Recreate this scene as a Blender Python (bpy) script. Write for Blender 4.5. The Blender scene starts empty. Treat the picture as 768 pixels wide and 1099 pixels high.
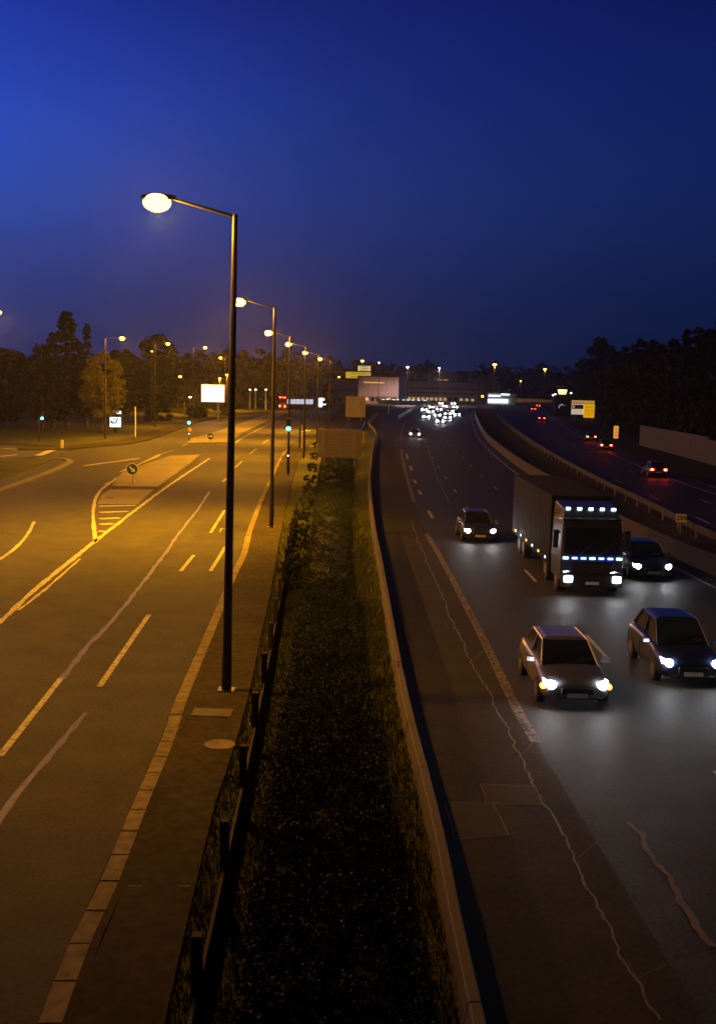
import bpy, bmesh, math, random
from mathutils import Vector, Matrix
import numpy as np
random.seed(7); rng = np.random.default_rng(7)
R = math.radians
scene = bpy.context.scene
C = scene.collection

# ------------------------------------------------------------------ camera, world, exposure
W, H, F, CX, CY = 768.0, 1099.0, 1190.0, 384.0, 549.5
CAMH, PITCH, ROLL = 8.0, R(6.5), R(1.4)
fwd = Vector((0, math.cos(PITCH), -math.sin(PITCH)))
u0 = Vector((0, math.sin(PITCH), math.cos(PITCH))); r0 = Vector((1, 0, 0))
right = r0 * math.cos(ROLL) + u0 * math.sin(ROLL)
up = u0 * math.cos(ROLL) - r0 * math.sin(ROLL)
cam_d = bpy.data.cameras.new('camera'); cam = bpy.data.objects.new('camera', cam_d); C.objects.link(cam)
cam.matrix_world = Matrix(((right.x, up.x, -fwd.x, 0), (right.y, up.y, -fwd.y, 0), (right.z, up.z, -fwd.z, CAMH), (0, 0, 0, 1)))
cam_d.sensor_fit = 'VERTICAL'; cam_d.sensor_height = 36; cam_d.lens = 36 * F / H
cam_d.clip_start = .3; cam_d.clip_end = 9000
scene.camera = cam

world = bpy.data.worlds.new('World'); scene.world = world; world.use_nodes = True
nt = world.node_tree; nt.nodes.clear()
def N(t, typ, **kw):
    n = t.nodes.new(typ)
    for k, v in kw.items(): setattr(n, k, v)
    return n
def math_node(t, op, a, b=None, c=None):
    n = N(t, 'ShaderNodeMath', operation=op)
    for i, v in enumerate((a, b, c)):
        if v is None: continue
        if isinstance(v, (int, float)): n.inputs[i].default_value = v
        else: t.links.new(v, n.inputs[i])
    return n.outputs[0]
def lin(r, g, b):
    f = lambda c: (c / 255 / 12.92) if c / 255 <= .04045 else ((c / 255 + .055) / 1.055) ** 2.4
    return (f(r), f(g), f(b), 1)
tc = N(nt, 'ShaderNodeTexCoord'); sx = N(nt, 'ShaderNodeSeparateXYZ'); nt.links.new(tc.outputs['Generated'], sx.inputs[0])
elev = math_node(nt, 'ARCSINE', sx.outputs['Z'])
az = math_node(nt, 'ARCTAN2', sx.outputs['X'], sx.outputs['Y'])
ramp = N(nt, 'ShaderNodeValToRGB'); nt.links.new(math_node(nt, 'MULTIPLY', elev, 1 / R(90)), ramp.inputs[0])
cr = ramp.color_ramp; cr.interpolation = 'B_SPLINE'
stops = [(0.0, (12, 26, 58)), (3.5 / 90, (16, 34, 82)), (7 / 90, (21, 43, 103)), (10 / 90, (23, 48, 118)), (14 / 90, (19, 42, 120)),
         (19 / 90, (15, 31, 110)), (30 / 90, (6, 11, 40)), (1.0, (2, 3, 9))]
while len(cr.elements) < len(stops): cr.elements.new(.5)
for e, (p, c) in zip(cr.elements, stops): e.position = p; e.color = lin(*c)
azc = math_node(nt, 'MINIMUM', math_node(nt, 'MAXIMUM', az, -.7), .7)
fac = math_node(nt, 'EXPONENT', math_node(nt, 'MULTIPLY', azc, -1.75))
# the afterglow, brighter low to the left
dx = math_node(nt, 'ADD', az, .34); dy = math_node(nt, 'ADD', elev, -.20)
g2 = math_node(nt, 'ADD', math_node(nt, 'MULTIPLY', math_node(nt, 'MULTIPLY', dx, dx), -14), math_node(nt, 'MULTIPLY', math_node(nt, 'MULTIPLY', dy, dy), -60))
glow = math_node(nt, 'ADD', math_node(nt, 'MULTIPLY', math_node(nt, 'EXPONENT', g2), .45), 1)
nz = N(nt, 'ShaderNodeTexNoise'); nz.inputs['Scale'].default_value = 3.0; nz.inputs['Detail'].default_value = 3
mp = N(nt, 'ShaderNodeMapping'); mp.inputs['Scale'].default_value = (1, 1, 4); nt.links.new(tc.outputs['Generated'], mp.inputs[0]); nt.links.new(mp.outputs[0], nz.inputs['Vector'])
cl = math_node(nt, 'ADD', math_node(nt, 'MULTIPLY', nz.outputs[0], .22), .89)
front = N(nt, 'ShaderNodeMapRange'); front.inputs['From Min'].default_value = -.2; front.inputs['From Max'].default_value = .8; front.inputs['To Min'].default_value = .12; nt.links.new(sx.outputs['Y'], front.inputs['Value'])
cl = math_node(nt, 'MULTIPLY', cl, front.outputs[0])
bg = N(nt, 'ShaderNodeBackground'); out = N(nt, 'ShaderNodeOutputWorld')
nt.links.new(ramp.outputs[0], bg.inputs[0])
nt.links.new(math_node(nt, 'MULTIPLY', math_node(nt, 'MULTIPLY', fac, glow), cl), bg.inputs[1]); nt.links.new(bg.outputs[0], out.inputs[0])
vs = scene.view_settings; vs.view_transform = 'Standard'; vs.look = 'None'; vs.exposure = 0; vs.gamma = 1; vs.use_curve_mapping = False
scene.cycles.max_bounces = 4; scene.cycles.diffuse_bounces = 2; scene.cycles.glossy_bounces = 2; scene.cycles.transparent_max_bounces = 6
scene.cycles.sample_clamp_indirect = 3; scene.cycles.use_denoising = True
SODIUM = (1, .40, .004)
STREET_W = 62000

# ------------------------------------------------------------------ geometry helpers
def ray(px, py): return (fwd * F + right * (px - CX) + up * (CY - py)).normalized()
def P(px, py, z=0.0):                        # a point of the photo on the level z
    d = ray(px, py); t = (z - CAMH) / d.z
    return Vector((d.x * t, d.y * t, z))
def PD(px, py, Y):                           # the point of the photo in the vertical plane y = Y
    d = ray(px, py); t = Y / d.y
    return Vector((d.x * t, Y, CAMH + d.z * t))
def catmull(pts, step=1.0):
    pts = [Vector(p) for p in pts]
    ext = [pts[0] * 2 - pts[1]] + pts + [pts[-1] * 2 - pts[-2]]
    res = []
    for i in range(1, len(ext) - 2):
        a, b, c, d = ext[i - 1:i + 3]; n = max(2, int((c - b).length / step))
        n = min(n, 60)
        for k in range(n):
            t = k / n
            res.append(.5 * ((2 * b) + (c - a) * t + (2 * a - 5 * b + 4 * c - d) * t * t + (3 * b - a - 3 * c + d) * t ** 3))
    res.append(ext[-2]); return res
def line(pix, z=0.0, step=1.0, smooth=True, near=None):
    p = [P(x, y, z) for x, y in pix]
    if near is not None:                     # run on towards and past the bridge we look from
        d = (p[0] - p[1]).normalized(); t = (p[0].y - near) / max(-d.y, .05)
        p = [p[0] + d * t, p[0] + d * (t * .5)] + ([p[0] + d * 2.5, p[0] + d * 1.2] if t > 8 else []) + p
    return catmull(p, step) if smooth and len(p) > 2 else p
def resample(poly, n):
    L = [0]
    for a, b in zip(poly, poly[1:]): L.append(L[-1] + (b - a).length)
    out = []; j = 0
    for i in range(n):
        s = L[-1] * i / (n - 1)
        while j < len(L) - 2 and L[j + 1] < s: j += 1
        t = (s - L[j]) / max(L[j + 1] - L[j], 1e-6); out.append(poly[j].lerp(poly[j + 1], min(t, 1)))
    return out
def tangent(poly, i):
    a = poly[max(i - 1, 0)]; b = poly[min(i + 1, len(poly) - 1)]
    t = (b - a); t.z = 0
    return t.normalized() if t.length > 1e-6 else Vector((0, 1, 0))
def offset(poly, d):                         # positive d: to the right of the direction of travel
    out = []
    for i, p in enumerate(poly):
        t = tangent(poly, i); out.append(p + Vector((t.y, -t.x, 0)) * d)
    return out

class MB:
    def __init__(s): s.v = []; s.f = []
    def add(s, verts, faces):
        o = len(s.v); s.v += [tuple(v) for v in verts]; s.f += [tuple(i + o for i in f) for f in faces]; return s
    def box(s, c, d, rz=0, taper=1.0):
        c = Vector(c); x, y, z = [k / 2 for k in d]; m = Matrix.Rotation(rz, 3, 'Z'); vs = []
        for sz in (-1, 1):
            k = 1 if sz < 0 else taper
            for sx_, sy_ in ((-1, -1), (1, -1), (1, 1), (-1, 1)): vs.append(c + m @ Vector((sx_ * x * k, sy_ * y * k, sz * z)))
        return s.add(vs, [(3, 2, 1, 0), (4, 5, 6, 7), (0, 1, 5, 4), (1, 2, 6, 5), (2, 3, 7, 6), (3, 0, 4, 7)])
    def tube(s, a, b, ra, rb=None, n=12, cap=True):
        a, b = Vector(a), Vector(b); rb = ra if rb is None else rb; d = (b - a).normalized()
        x = d.orthogonal().normalized(); y = d.cross(x); vs = []
        for p, r in ((a, ra), (b, rb)):
            for i in range(n):
                t = 2 * math.pi * i / n; vs.append(p + x * (r * math.cos(t)) + y * (r * math.sin(t)))
        fs = [(i, (i + 1) % n, n + (i + 1) % n, n + i) for i in range(n)]
        if cap: fs += [tuple(range(n - 1, -1, -1)), tuple(range(n, 2 * n))]
        return s.add(vs, fs)
    def path(s, pts, radii, n=8):
        for (a, b), (ra, rb) in zip(zip(pts, pts[1:]), zip(radii, radii[1:])): s.tube(a, b, ra, rb, n)
        return s
    def ribbon(s, poly, w0, w1):             # flat strip between two offsets of a line
        a, b = offset(poly, w0), offset(poly, w1); n = len(poly)
        return s.add(a + b, [(i, n + i, n + i + 1, i + 1) for i in range(n - 1)])
    def sweep(s, poly, prof):                # prof: list of (lateral, height), closed
        n = len(poly); m = len(prof); vs = []
        for i, p in enumerate(poly):
            t = tangent(poly, i); r = Vector((t.y, -t.x, 0))
            for (x, z) in prof: vs.append(p + r * x + Vector((0, 0, z)))
        fs = [(i * m + j, i * m + (j + 1) % m, (i + 1) * m + (j + 1) % m, (i + 1) * m + j) for i in range(n - 1) for j in range(m)]
        fs += [tuple(range(m - 1, -1, -1)), tuple((n - 1) * m + j for j in range(m))]
        return s.add(vs, fs)
    def strip(s, a, b, n=80):                # sheet between two lines
        a = resample(a, n); b = resample(b, n)
        return s.add(a + b, [(i, n + i, n + i + 1, i + 1) for i in range(n - 1)])
    def prism(s, poly, z0, z1):
        n = len(poly); vs = [Vector((p.x, p.y, z0)) for p in poly] + [Vector((p.x, p.y, z1)) for p in poly]
        return s.add(vs, [tuple(range(n, 2 * n))] + [(i, (i + 1) % n, n + (i + 1) % n, n + i) for i in range(n)])
    def mesh(s, name):
        me = bpy.data.meshes.new(name); me.from_pydata(s.v, [], s.f)
        bm = bmesh.new(); bm.from_mesh(me); bmesh.ops.recalc_face_normals(bm, faces=bm.faces); bm.to_mesh(me); bm.free()
        return me
    def build(s, name, mat, parent=None, smooth=False, bevel=0, recalc=True):
        if recalc: me = s.mesh(name)
        else: me = bpy.data.meshes.new(name); me.from_pydata(s.v, [], s.f)
        me.materials.append(mat)
        if smooth: me.polygons.foreach_set('use_smooth', [True] * len(me.polygons))
        o = bpy.data.objects.new(name, me); C.objects.link(o); o.parent = parent
        if bevel:
            b = o.modifiers.new('bevel', 'BEVEL'); b.width = bevel; b.segments = 2; b.limit_method = 'ANGLE'; b.angle_limit = R(40)
        return o
def empty(name, loc=(0, 0, 0), rz=0):
    o = bpy.data.objects.new(name, None); C.objects.link(o); o.location = loc; o.rotation_euler.z = rz; o.empty_display_size = .3; return o
def tag(o, label, cat, group=None):
    o['label'] = label; o['category'] = cat
    if group: o['group'] = group
    return o
def struct(o, kind='structure'): o['kind'] = kind; return o
def copy_tree(o, parent=None):
    c = o.copy(); C.objects.link(c); c.parent = parent
    for ch in o.children: copy_tree(ch, c)
    return c
def flat_up(mb):                              # all faces look up
    return mb

# ------------------------------------------------------------------ materials
def mat(name, col, rough=.6, metal=0, spec=.5, noise=None, emit=None, estr=0, bump=None, coat=0, cutoff=None, col2=None, detail=6):
    m = bpy.data.materials.new(name); m.use_nodes = True; t = m.node_tree; b = t.nodes['Principled BSDF']
    b.inputs['Base Color'].default_value = (*col, 1); b.inputs['Roughness'].default_value = rough; b.inputs['Metallic'].default_value = metal
    b.inputs['Specular IOR Level'].default_value = spec; b.inputs['Coat Weight'].default_value = coat
    co = N(t, 'ShaderNodeTexCoord')
    src = co.outputs['Object']
    if noise:
        sc, amt = noise; n = N(t, 'ShaderNodeTexNoise'); n.inputs['Scale'].default_value = sc; n.inputs['Detail'].default_value = detail; t.links.new(src, n.inputs['Vector'])
        n2 = N(t, 'ShaderNodeTexNoise'); n2.inputs['Scale'].default_value = sc * .07; n2.inputs['Detail'].default_value = 4; t.links.new(src, n2.inputs['Vector'])
        s = math_node(t, 'ADD', math_node(t, 'MULTIPLY', n.outputs[0], .6), math_node(t, 'MULTIPLY', n2.outputs[0], .4))
        r = N(t, 'ShaderNodeValToRGB'); t.links.new(s, r.inputs[0])
        r.color_ramp.elements[0].position = .33; r.color_ramp.elements[1].position = .67
        c2 = col2 or tuple(min(1, c * (1 + amt)) for c in col)
        r.color_ramp.elements[0].color = (*[c * (1 - amt) for c in col], 1); r.color_ramp.elements[1].color = (*c2, 1)
        t.links.new(r.outputs[0], b.inputs['Base Color'])
        t.links.new(math_node(t, 'ADD', math_node(t, 'MULTIPLY', s, .3), rough - .15), b.inputs['Roughness'])
    if bump:
        n = N(t, 'ShaderNodeTexNoise'); n.inputs['Scale'].default_value = bump[0]; n.inputs['Detail'].default_value = 3; t.links.new(src, n.inputs['Vector'])
        bp = N(t, 'ShaderNodeBump'); bp.inputs['Strength'].default_value = bump[1]; bp.inputs['Distance'].default_value = .02
        t.links.new(n.outputs[0], bp.inputs['Height']); t.links.new(bp.outputs[0], b.inputs['Normal'])
    if emit:
        b.inputs['Emission Color'].default_value = (*emit, 1); b.inputs['Emission Strength'].default_value = estr
    return m
def leaf_mat(name, a, b_):
    m = mat(name, a, .55, noise=None); t = m.node_tree; b = t.nodes['Principled BSDF']
    g = N(t, 'ShaderNodeNewGeometry'); r = N(t, 'ShaderNodeValToRGB'); t.links.new(g.outputs['Random Per Island'], r.inputs[0])
    r.color_ramp.elements[0].color = (*a, 1); r.color_ramp.elements[1].color = (*b_, 1); t.links.new(r.outputs[0], b.inputs['Base Color'])
    b.inputs['Specular IOR Level'].default_value = .08
    return m
M = {}
M['asphalt'] = mat('avenue_asphalt', (.066, .064, .058), .6, noise=(11, .42), bump=(60, .5), spec=.03)
M['asphalt2'] = mat('motorway_asphalt', (.042, .040, .039), .55, noise=(12, .55), bump=(45, .8), spec=.06)
M['shoulder'] = mat('shoulder_asphalt', (.043, .040, .037), .7, spec=.05, noise=(9, .42), bump=(50, .5))
M['patch'] = mat('repair_asphalt', (.066, .06, .054), .7, spec=.05, noise=(12, .3), bump=(60, .5))
M['tar'] = mat('crack_seal', (.15, .145, .14), .5, spec=.15, noise=(14, .4))
M['tar_shiny'] = mat('joint_seal', (.13, .125, .115), .38, spec=.2, noise=(6, .4))
M['seam'] = mat('dark_joint', (.015, .014, .013), .7)
def paint_mat(name, base, paint, wear):
    m = mat(name, paint, .6, spec=.1); t = m.node_tree; b = t.nodes['Principled BSDF']; co = N(t, 'ShaderNodeTexCoord')
    n = N(t, 'ShaderNodeTexNoise'); n.inputs['Scale'].default_value = 5; n.inputs['Detail'].default_value = 9; n.inputs['Roughness'].default_value = .72; t.links.new(co.outputs['Object'], n.inputs['Vector'])
    rr = N(t, 'ShaderNodeValToRGB'); t.links.new(n.outputs[0], rr.inputs[0]); rr.color_ramp.elements[0].position = wear - .05; rr.color_ramp.elements[1].position = wear + .09
    rr.color_ramp.elements[0].color = (*base, 1); rr.color_ramp.elements[1].color = (*paint, 1); t.links.new(rr.outputs[0], b.inputs['Base Color']); return m
M['paint'] = paint_mat('road_paint', (.09, .085, .075), (.46, .44, .38), .42)
M['paint_worn'] = paint_mat('worn_road_paint', (.06, .055, .05), (.26, .235, .21), .49)
M['concrete'] = mat('concrete', (.10, .085, .068), .75, noise=(5, .25), bump=(30, .4))
M['barrier_dark'] = mat('dark_concrete', (.028, .021, .018), .8, noise=(3, .35)); M['rail_dark'] = mat('dark_rail', (.03, .03, .035), .6, metal=.3)  # darker brown than the plain concrete; rail in plain dark grey
M['kerb'] = mat('kerb_stone', (.12, .11, .095), .7, noise=(3, .3), bump=(30, .4))
M['gutter'] = mat('gutter_stone', (.2, .17, .125), .8, spec=.1, noise=(4, .5), bump=(30, .4))
M['pavement'] = mat('pavement_asphalt', (.05, .043, .033), .85, spec=.05, noise=(5, .5), bump=(50, .5))
M['island'] = mat('island_surface', (.16, .14, .10), .75, noise=(4, .3), bump=(40, .5))
M['earth'] = mat('earth', (.035, .034, .016), .95, noise=(1.2, .5), bump=(8, .8), spec=.1)
M['grass_ground'] = mat('grass_ground', (.075, .08, .02), .95, noise=(2, .5), bump=(14, .9), spec=.1)
M['grass_blade'] = leaf_mat('grass_blade', (.04, .055, .015), (.10, .115, .03))
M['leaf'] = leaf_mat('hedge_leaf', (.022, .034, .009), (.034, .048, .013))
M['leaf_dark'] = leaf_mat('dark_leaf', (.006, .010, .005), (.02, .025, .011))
M['leaf_yellow'] = leaf_mat('yellow_leaf', (.10, .10, .02), (.26, .22, .05))  # yellow leaf tones, much paler than the dark trees
M['leaf_gold'] = leaf_mat('gold_leaf', (.12, .10, .03), (.26, .2, .06))  # golden tones for the leaves of the far round crowns
M['bark'] = mat('bark', (.06, .045, .03), .9, noise=(6, .4), bump=(20, 1))
M['timber'] = mat('weathered_timber', (.028, .016, .010), .85, noise=(5, .4), bump=(40, .6))
M['pole'] = mat('dark_painted_steel', (.025, .022, .02), .42, metal=.3, noise=(3, .3))
M['steel'] = mat('galvanised_steel', (.3, .3, .3), .5, metal=.7, noise=(6, .2))
M['white_steel'] = mat('white_painted_steel', (.6, .6, .58), .5, noise=(6, .15))
M['sign_back'] = mat('aluminium_sign_back', (.6, .52, .52), .6, noise=(2, .15))
M['black'] = mat('black_plastic', (.012, .012, .012), .5)
M['rubber'] = mat('rubber', (.015, .015, .015), .8)
M['rim'] = mat('alloy', (.3, .3, .31), .35, metal=.8)
M['glass'] = mat('dark_glass', (.01, .011, .013), .05, spec=.8)
M['chrome'] = mat('chrome', (.5, .5, .5), .15, metal=1)
def emi(name, col, s): return mat(name, tuple(min(1, c) for c in col), .4, emit=col, estr=s)
M['sodium'] = emi('sodium_lamp', (1, .62, .07), 12)
M['sodium_far'] = emi('sodium_lamp_far', (1, .6, .07), 9)
M['white_lamp'] = emi('white_lamp', (1, .85, .8), 14)
M['head'] = emi('headlamp', (.93, .96, 1), 160)
M['head_far'] = emi('headlamp_far', (.95, .97, 1), 70)
M['drl'] = emi('running_light', (.75, .85, 1), 12)
M['led_blue'] = emi('blue_marker_led', (.12, .25, 1), 9)
M['led_cyan'] = emi('pale_marker_led', (.5, .95, .95), 8)
M['amber'] = emi('amber_lamp', (1, .28, .02), 10)
M['tail'] = emi('tail_lamp', (1, .035, .015), 60)
M['tail_dim'] = emi('dim_tail_lamp', (.6, .02, .01), .5)
M['green_light'] = emi('green_signal_lamp', (.05, .8, 1), 6)
M['billboard_white'] = emi('lit_poster', (.95, .95, 1), 1.6)
M['panel_blue'] = emi('lit_panel', (.6, .85, 1), 1.3)
M['ink_blue'] = mat('printed_blue', (.01, .03, .15), .5)
M['sign_blue'] = mat('sign_blue', (.03, .08, .5), .5)
M['sign_white'] = mat('sign_white', (.75, .75, .72), .5)
M['sign_yellow'] = emi('lit_yellow_sign', (1, .6, .05), .55)
M['sign_cream'] = emi('lit_cream_sign', (1, .75, .35), .7)
M['poster_yellow'] = emi('lit_yellow_poster', (1, .52, .0), .62)
M['poster_white'] = emi('lit_white_poster', (.9, .72, .55), .55)
M['poster_tan'] = emi('lit_tan_poster', (.8, .45, .12), .5)
M['poster_green'] = mat('poster_green', (.03, .07, .05), .5)
M['amber_panel'] = emi('lit_amber_post', (1, .45, .05), .7)
M['window_warm'] = emi('lit_window_warm', (1, .6, .2), .5)
M['window_cool'] = emi('lit_window_cool', (.7, .85, 1), 1.4)
M['window_dark'] = mat('dark_window', (.02, .02, .025), .15)
M['facade'] = mat('facade_panel', (.42, .34, .32), .8, noise=(.5, .2))
M['facade_band'] = mat('facade_band', (.2, .16, .16), .8, noise=(.5, .2))
M['facade_dark'] = mat('dark_facade', (.025, .025, .03), .8)
M['facade_blue'] = mat('blue_facade', (.03, .05, .3), .6)
M['wall_pale'] = mat('pale_concrete_panel', (.075, .078, .12), .85, noise=(.7, .25), bump=(6, .4))

# ------------------------------------------------------------------ lines of the ground plan
Z1, Z2, Z3 = .004, .008, .012
gutter_l = line([(43, 1091), (74, 1013), (105, 951), (141, 865), (172, 795), (187.5, 752), (219, 681), (246, 618.6), (258, 595), (267, 564), (286, 520), (309, 480), (338, 460), (352, 447), (366, 438)], near=-12)
walk_r = line([(187, 1060), (213, 943), (234, 857), (252, 806), (270, 736), (277.6, 697), (291, 634), (297, 599), (304, 560), (313, 520), (326, 486), (346, 463), (358, 449), (369, 439)], near=-12)
barrier = line([(516, 1099), (486.6, 967), (473, 897), (455, 823), (443.6, 780), (428, 710), (410.5, 611), (401, 560), (397, 520), (398, 498), (400.5, 478), (404, 466)], z=.9, near=-12)
barrier = [Vector((p.x, p.y, 0)) for p in barrier]
edge_line = line([(640, 905), (575, 797), (552, 757), (524, 698), (497, 645), (474, 601), (453, 564), (443, 535), (434, 503), (430, 480), (431, 463), (438, 450), (452, 439), (474, 430)], near=-12)
median_l = line([(1010, 735), (868, 668), (768, 620), (668, 573), (619, 543), (587, 522), (556, 502), (531, 482), (518, 468), (511, 453), (509, 444), (512, 436)], near=25)
far_l = line([(900, 640), (768, 584), (701, 549), (655, 526), (615, 504), (585, 486), (556, 466), (540, 452), (534, 442), (536, 435)], near=25)
far_r = line([(900, 560), (768, 521), (708, 500), (660, 480), (628, 464), (603, 451), (584, 440), (574, 434), (570, 430)], near=30)

# ground sheet, out to the horizon
g = MB(); rings = [0, 30, 60, 100, 160, 260, 420, 700, 1200, 2200, 4500]; seg = 64; vs_ = [(0, 60, 0)]
for r_ in rings[1:]:
    for i in range(seg): a = 2 * math.pi * i / seg; vs_.append((r_ * math.cos(a), 60 + r_ * math.sin(a), 0))
fs_ = [(0, 1 + i, 1 + (i + 1) % seg) for i in range(seg)]
for k in range(len(rings) - 2):
    o_ = 1 + k * seg
    fs_ += [(o_ + i, o_ + seg + i, o_ + seg + (i + 1) % seg, o_ + (i + 1) % seg) for i in range(seg)]
struct(g.add(vs_, fs_).build('ground', M['earth']))

# the avenue: one asphalt sheet from the gutter to the far left
av_far = [P(-420, 1099), P(-500, 800), P(-300, 560), P(-40, 505), P(60, 488), P(65, 484), P(155, 475), P(215, 453), P(270, 444), P(330, 437.5), P(366, 431)]
av_far = [Vector((-30, -12, 0))] + av_far
avenue = MB().strip([p + Vector((0, 0, Z1)) for p in gutter_l], [p + Vector((0, 0, Z1)) for p in resample(av_far, 60)], 160).build('road', M['asphalt']); struct(avenue)
def poly_sheet(pix, z): 
    return MB().add([P(x, y, 0) + Vector((0, 0, z)) for x, y in pix], [tuple(range(len(pix)))])
struct(poly_sheet([(-260, 520), (-60, 497), (0, 492), (60, 489), (80, 485), (66, 482.5), (0, 478), (-240, 479)], Z2).build('side_road', M['asphalt']))

# markings of the avenue
mk = MB()
def dash(a, b, w=.14, mb=mk, z=Z3, zz=0):
    a = P(*a); b = P(*b); d = (b - a).normalized(); r_ = Vector((d.y, -d.x, 0)) * w / 2; u = Vector((0, 0, z))
    mb.add([a - r_ + u, a + r_ + u, b + r_ + u, b - r_ + u], [(0, 1, 2, 3)])
def ragged(pix, w, mb, z=Z3, jit=.3, step=.5):   # irregular band (crack seal, worn paint)
    pl = line(pix, 0, step); n = len(pl); L, Rr = [], []
    wob = 0
    for i, p in enumerate(pl):
        t = tangent(pl, i); r_ = Vector((t.y, -t.x, 0)); wob = wob * .8 + random.uniform(-1, 1) * w * jit
        ww = w * (1 + random.uniform(-.35, .35)) / 2
        L.append(p + r_ * (wob - ww) + Vector((0, 0, z))); Rr.append(p + r_ * (wob + ww) + Vector((0, 0, z)))
    mb.add(L + Rr, [(i, n + i, n + i + 1, i + 1) for i in range(n - 1)])
for a, b in (((107, 737), (160, 660)), ((194, 613), (208, 596)), ((226, 613), (242, 587)), ((226, 572), (241, 548)),
             ((239, 517), (248, 510)), ((252, 502), (260, 495)), ((268, 487), (275, 482)), ((282, 476), (288, 472))): dash(a, b, .16)
dash((0, 812), (66, 728), .16)
# keep-left line beside the traffic island, both arms, and the hatching
for pix, w in (([(-40, 700), (0, 668), (45, 627), (100, 583), (140, 552), (180, 522), (225, 492)], .22),
               ([(103, 582), (101, 562), (101, 543), (108, 527), (126, 513), (150, 498), (172, 488)], .2)):
    ragged(pix, w, mk, jit=.05)
ragged([(20, 655), (52, 630), (86, 600)], .12, mk, jit=.1)
for y, x0, x1 in ((543.5, 106, 146), (550, 107, 138), (557, 107, 129), (563, 108, 121), (571, 108, 113)): dash((x0, y), (x1, y - 1), .55)
ragged([(-30, 613), (0, 600), (17, 588), (29, 575), (37, 560)], .16, mk, jit=.05)
dash((112, 520), (148, 505), .12); dash((128, 507), (145, 499), .12); dash((150, 498), (172, 489), .12)
for a, b in (((132, 506), (142, 501)), ((165, 490), (186, 483)), ((195, 479), (214, 471)), ((228, 466), (246, 459)), ((262, 454), (280, 449))): dash(a, b, .12)
dash((245, 480), (262, 469), .15); dash((262, 469), (300, 449), .15); dash((41, 489), (64, 480), .8); dash((0, 490), (19, 488), .5); dash((0, 481), (30, 483), .4)
dash((90, 500), (150, 492), .5); dash((328, 452), (334, 447), .15); dash((324, 463), (332, 462), .8)
ragged([(236, 571), (238, 567), (243, 568)], .1, mk)
mk.build('lane_marking', M['paint'], avenue, recalc=False)
sl = MB(); ragged([(67, 729), (95, 694), (130, 655), (165, 610), (198, 565), (215, 543), (225, 528)], .16, sl, z=Z2, jit=.12)
ragged([(-10, 900), (10, 865), (30, 840), (60, 805), (92, 765)], .13, sl, z=Z2, jit=.12)
sl.build('joint_seal', M['tar_shiny'], avenue, recalc=False)
mh = MB()
for x, y, r_ in ((237, 560, .35), (118, 534, .3), (214, 575, .3)):
    c = P(x, y); mh.tube(c + Vector((0, 0, .002)), c + Vector((0, 0, Z3)), r_, r_, 20)
mh.build('manhole_cover', M['seam'], avenue)

# gutter stones: separate slabs along the kerb, then the pavement
gs = MB(); gl = resample(gutter_l[:], 260); acc = 0
L = [0]
for a, b in zip(gutter_l, gutter_l[1:]): L.append(L[-1] + (b - a).length)
def at_len(poly, L, s):
    for j in range(len(L) - 1):
        if L[j + 1] >= s:
            t = (s - L[j]) / max(L[j + 1] - L[j], 1e-6); return poly[j].lerp(poly[j + 1], t)
    return poly[-1]
s = 0.0
while s < 150:
    a = at_len(gutter_l, L, s); b = at_len(gutter_l, L, s + 1.0 - .035); d = (b - a).normalized(); rz = math.atan2(d.y, d.x)
    c = (a + b) / 2 + Vector((d.y, -d.x, 0)) * .17
    k = random.uniform(-.006, .006)
    gs.box((c.x, c.y, .01 + k), ((b - a).length, .30, .06), rz)
    c2 = c + Vector((d.y, -d.x, 0)) * .24; s += 1.0
struct(gs.build('gutter', M['gutter'], bevel=.008))
kb = MB(); kb.sweep(gutter_l[:-12], [(.33, -.05), (.33, .09), (.36, .11), (.47, .11), (.47, -.05)]); struct(kb.build('kerb', M['pavement']))
n_ = 170; A_ = resample(offset(gutter_l, .47), n_); B_ = resample(walk_r, n_)
pv = MB(); pv.strip([p + Vector((0, 0, .112)) for p in A_], [p + Vector((0, 0, .112)) for p in B_], n_)
pv.strip([p + Vector((0, 0, .112)) for p in B_], [p + Vector((0, 0, -.05)) for p in B_], n_)
pavement = struct(pv.build('pavement', M['pavement'], recalc=False))
cv = MB(); c0 = P(228, 765, .112)
cover = tag(MB().box((c0.x, c0.y, .12), (.95, .62, .02), R(-2)).build('inspection_cover', M['concrete'], bevel=.006), 'pale rectangular concrete cover set in the pavement below the nearest lamp post', 'cover')
c0 = P(236, 799, .112)
tag(MB().tube((c0.x, c0.y, .10), (c0.x, c0.y, .122), .34, .34, 28).build('manhole_cover', M['gutter']), 'round manhole cover in the pavement just below the rectangular cover', 'manhole cover')
jn = MB()
for y, xa, xb in ((856, 180, 226), (951, 138, 205), (700, 234, 272)):
    for x in (xa, xb - 14):
        a = P(x, y, .112); b = P(x + 14, y, .112); jn.add([a + Vector((0, -.02, .004)), b + Vector((0, -.02, .004)), b + Vector((0, .02, .004)), a + Vector((0, .02, .004))], [(0, 1, 2, 3)])
jn.build('dark_joint', M['seam'], pavement)

# traffic islands
def island(name, pix, label=None):
    poly = [P(x, y) for x, y in pix]; top = MB().prism(poly, 0, .11)
    o = top.build(name, M['island']); k = MB(); cl_ = poly + [poly[0]]
    k.sweep(cl_, [(-.09, 0), (-.09, .125), (.06, .125), (.06, 0)]); k.build('kerb', M['kerb'], o); return struct(o)
island('traffic_island', [(122, 523), (127, 514), (140, 506), (160, 498), (185, 490), (214, 489), (205, 497), (190, 508), (168, 524)])
island('traffic_island', [(201, 476.5), (204, 472), (226, 466), (250, 458), (280, 447), (298, 441.5), (318, 440), (290, 451), (262, 464), (246, 475.5)])
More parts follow.
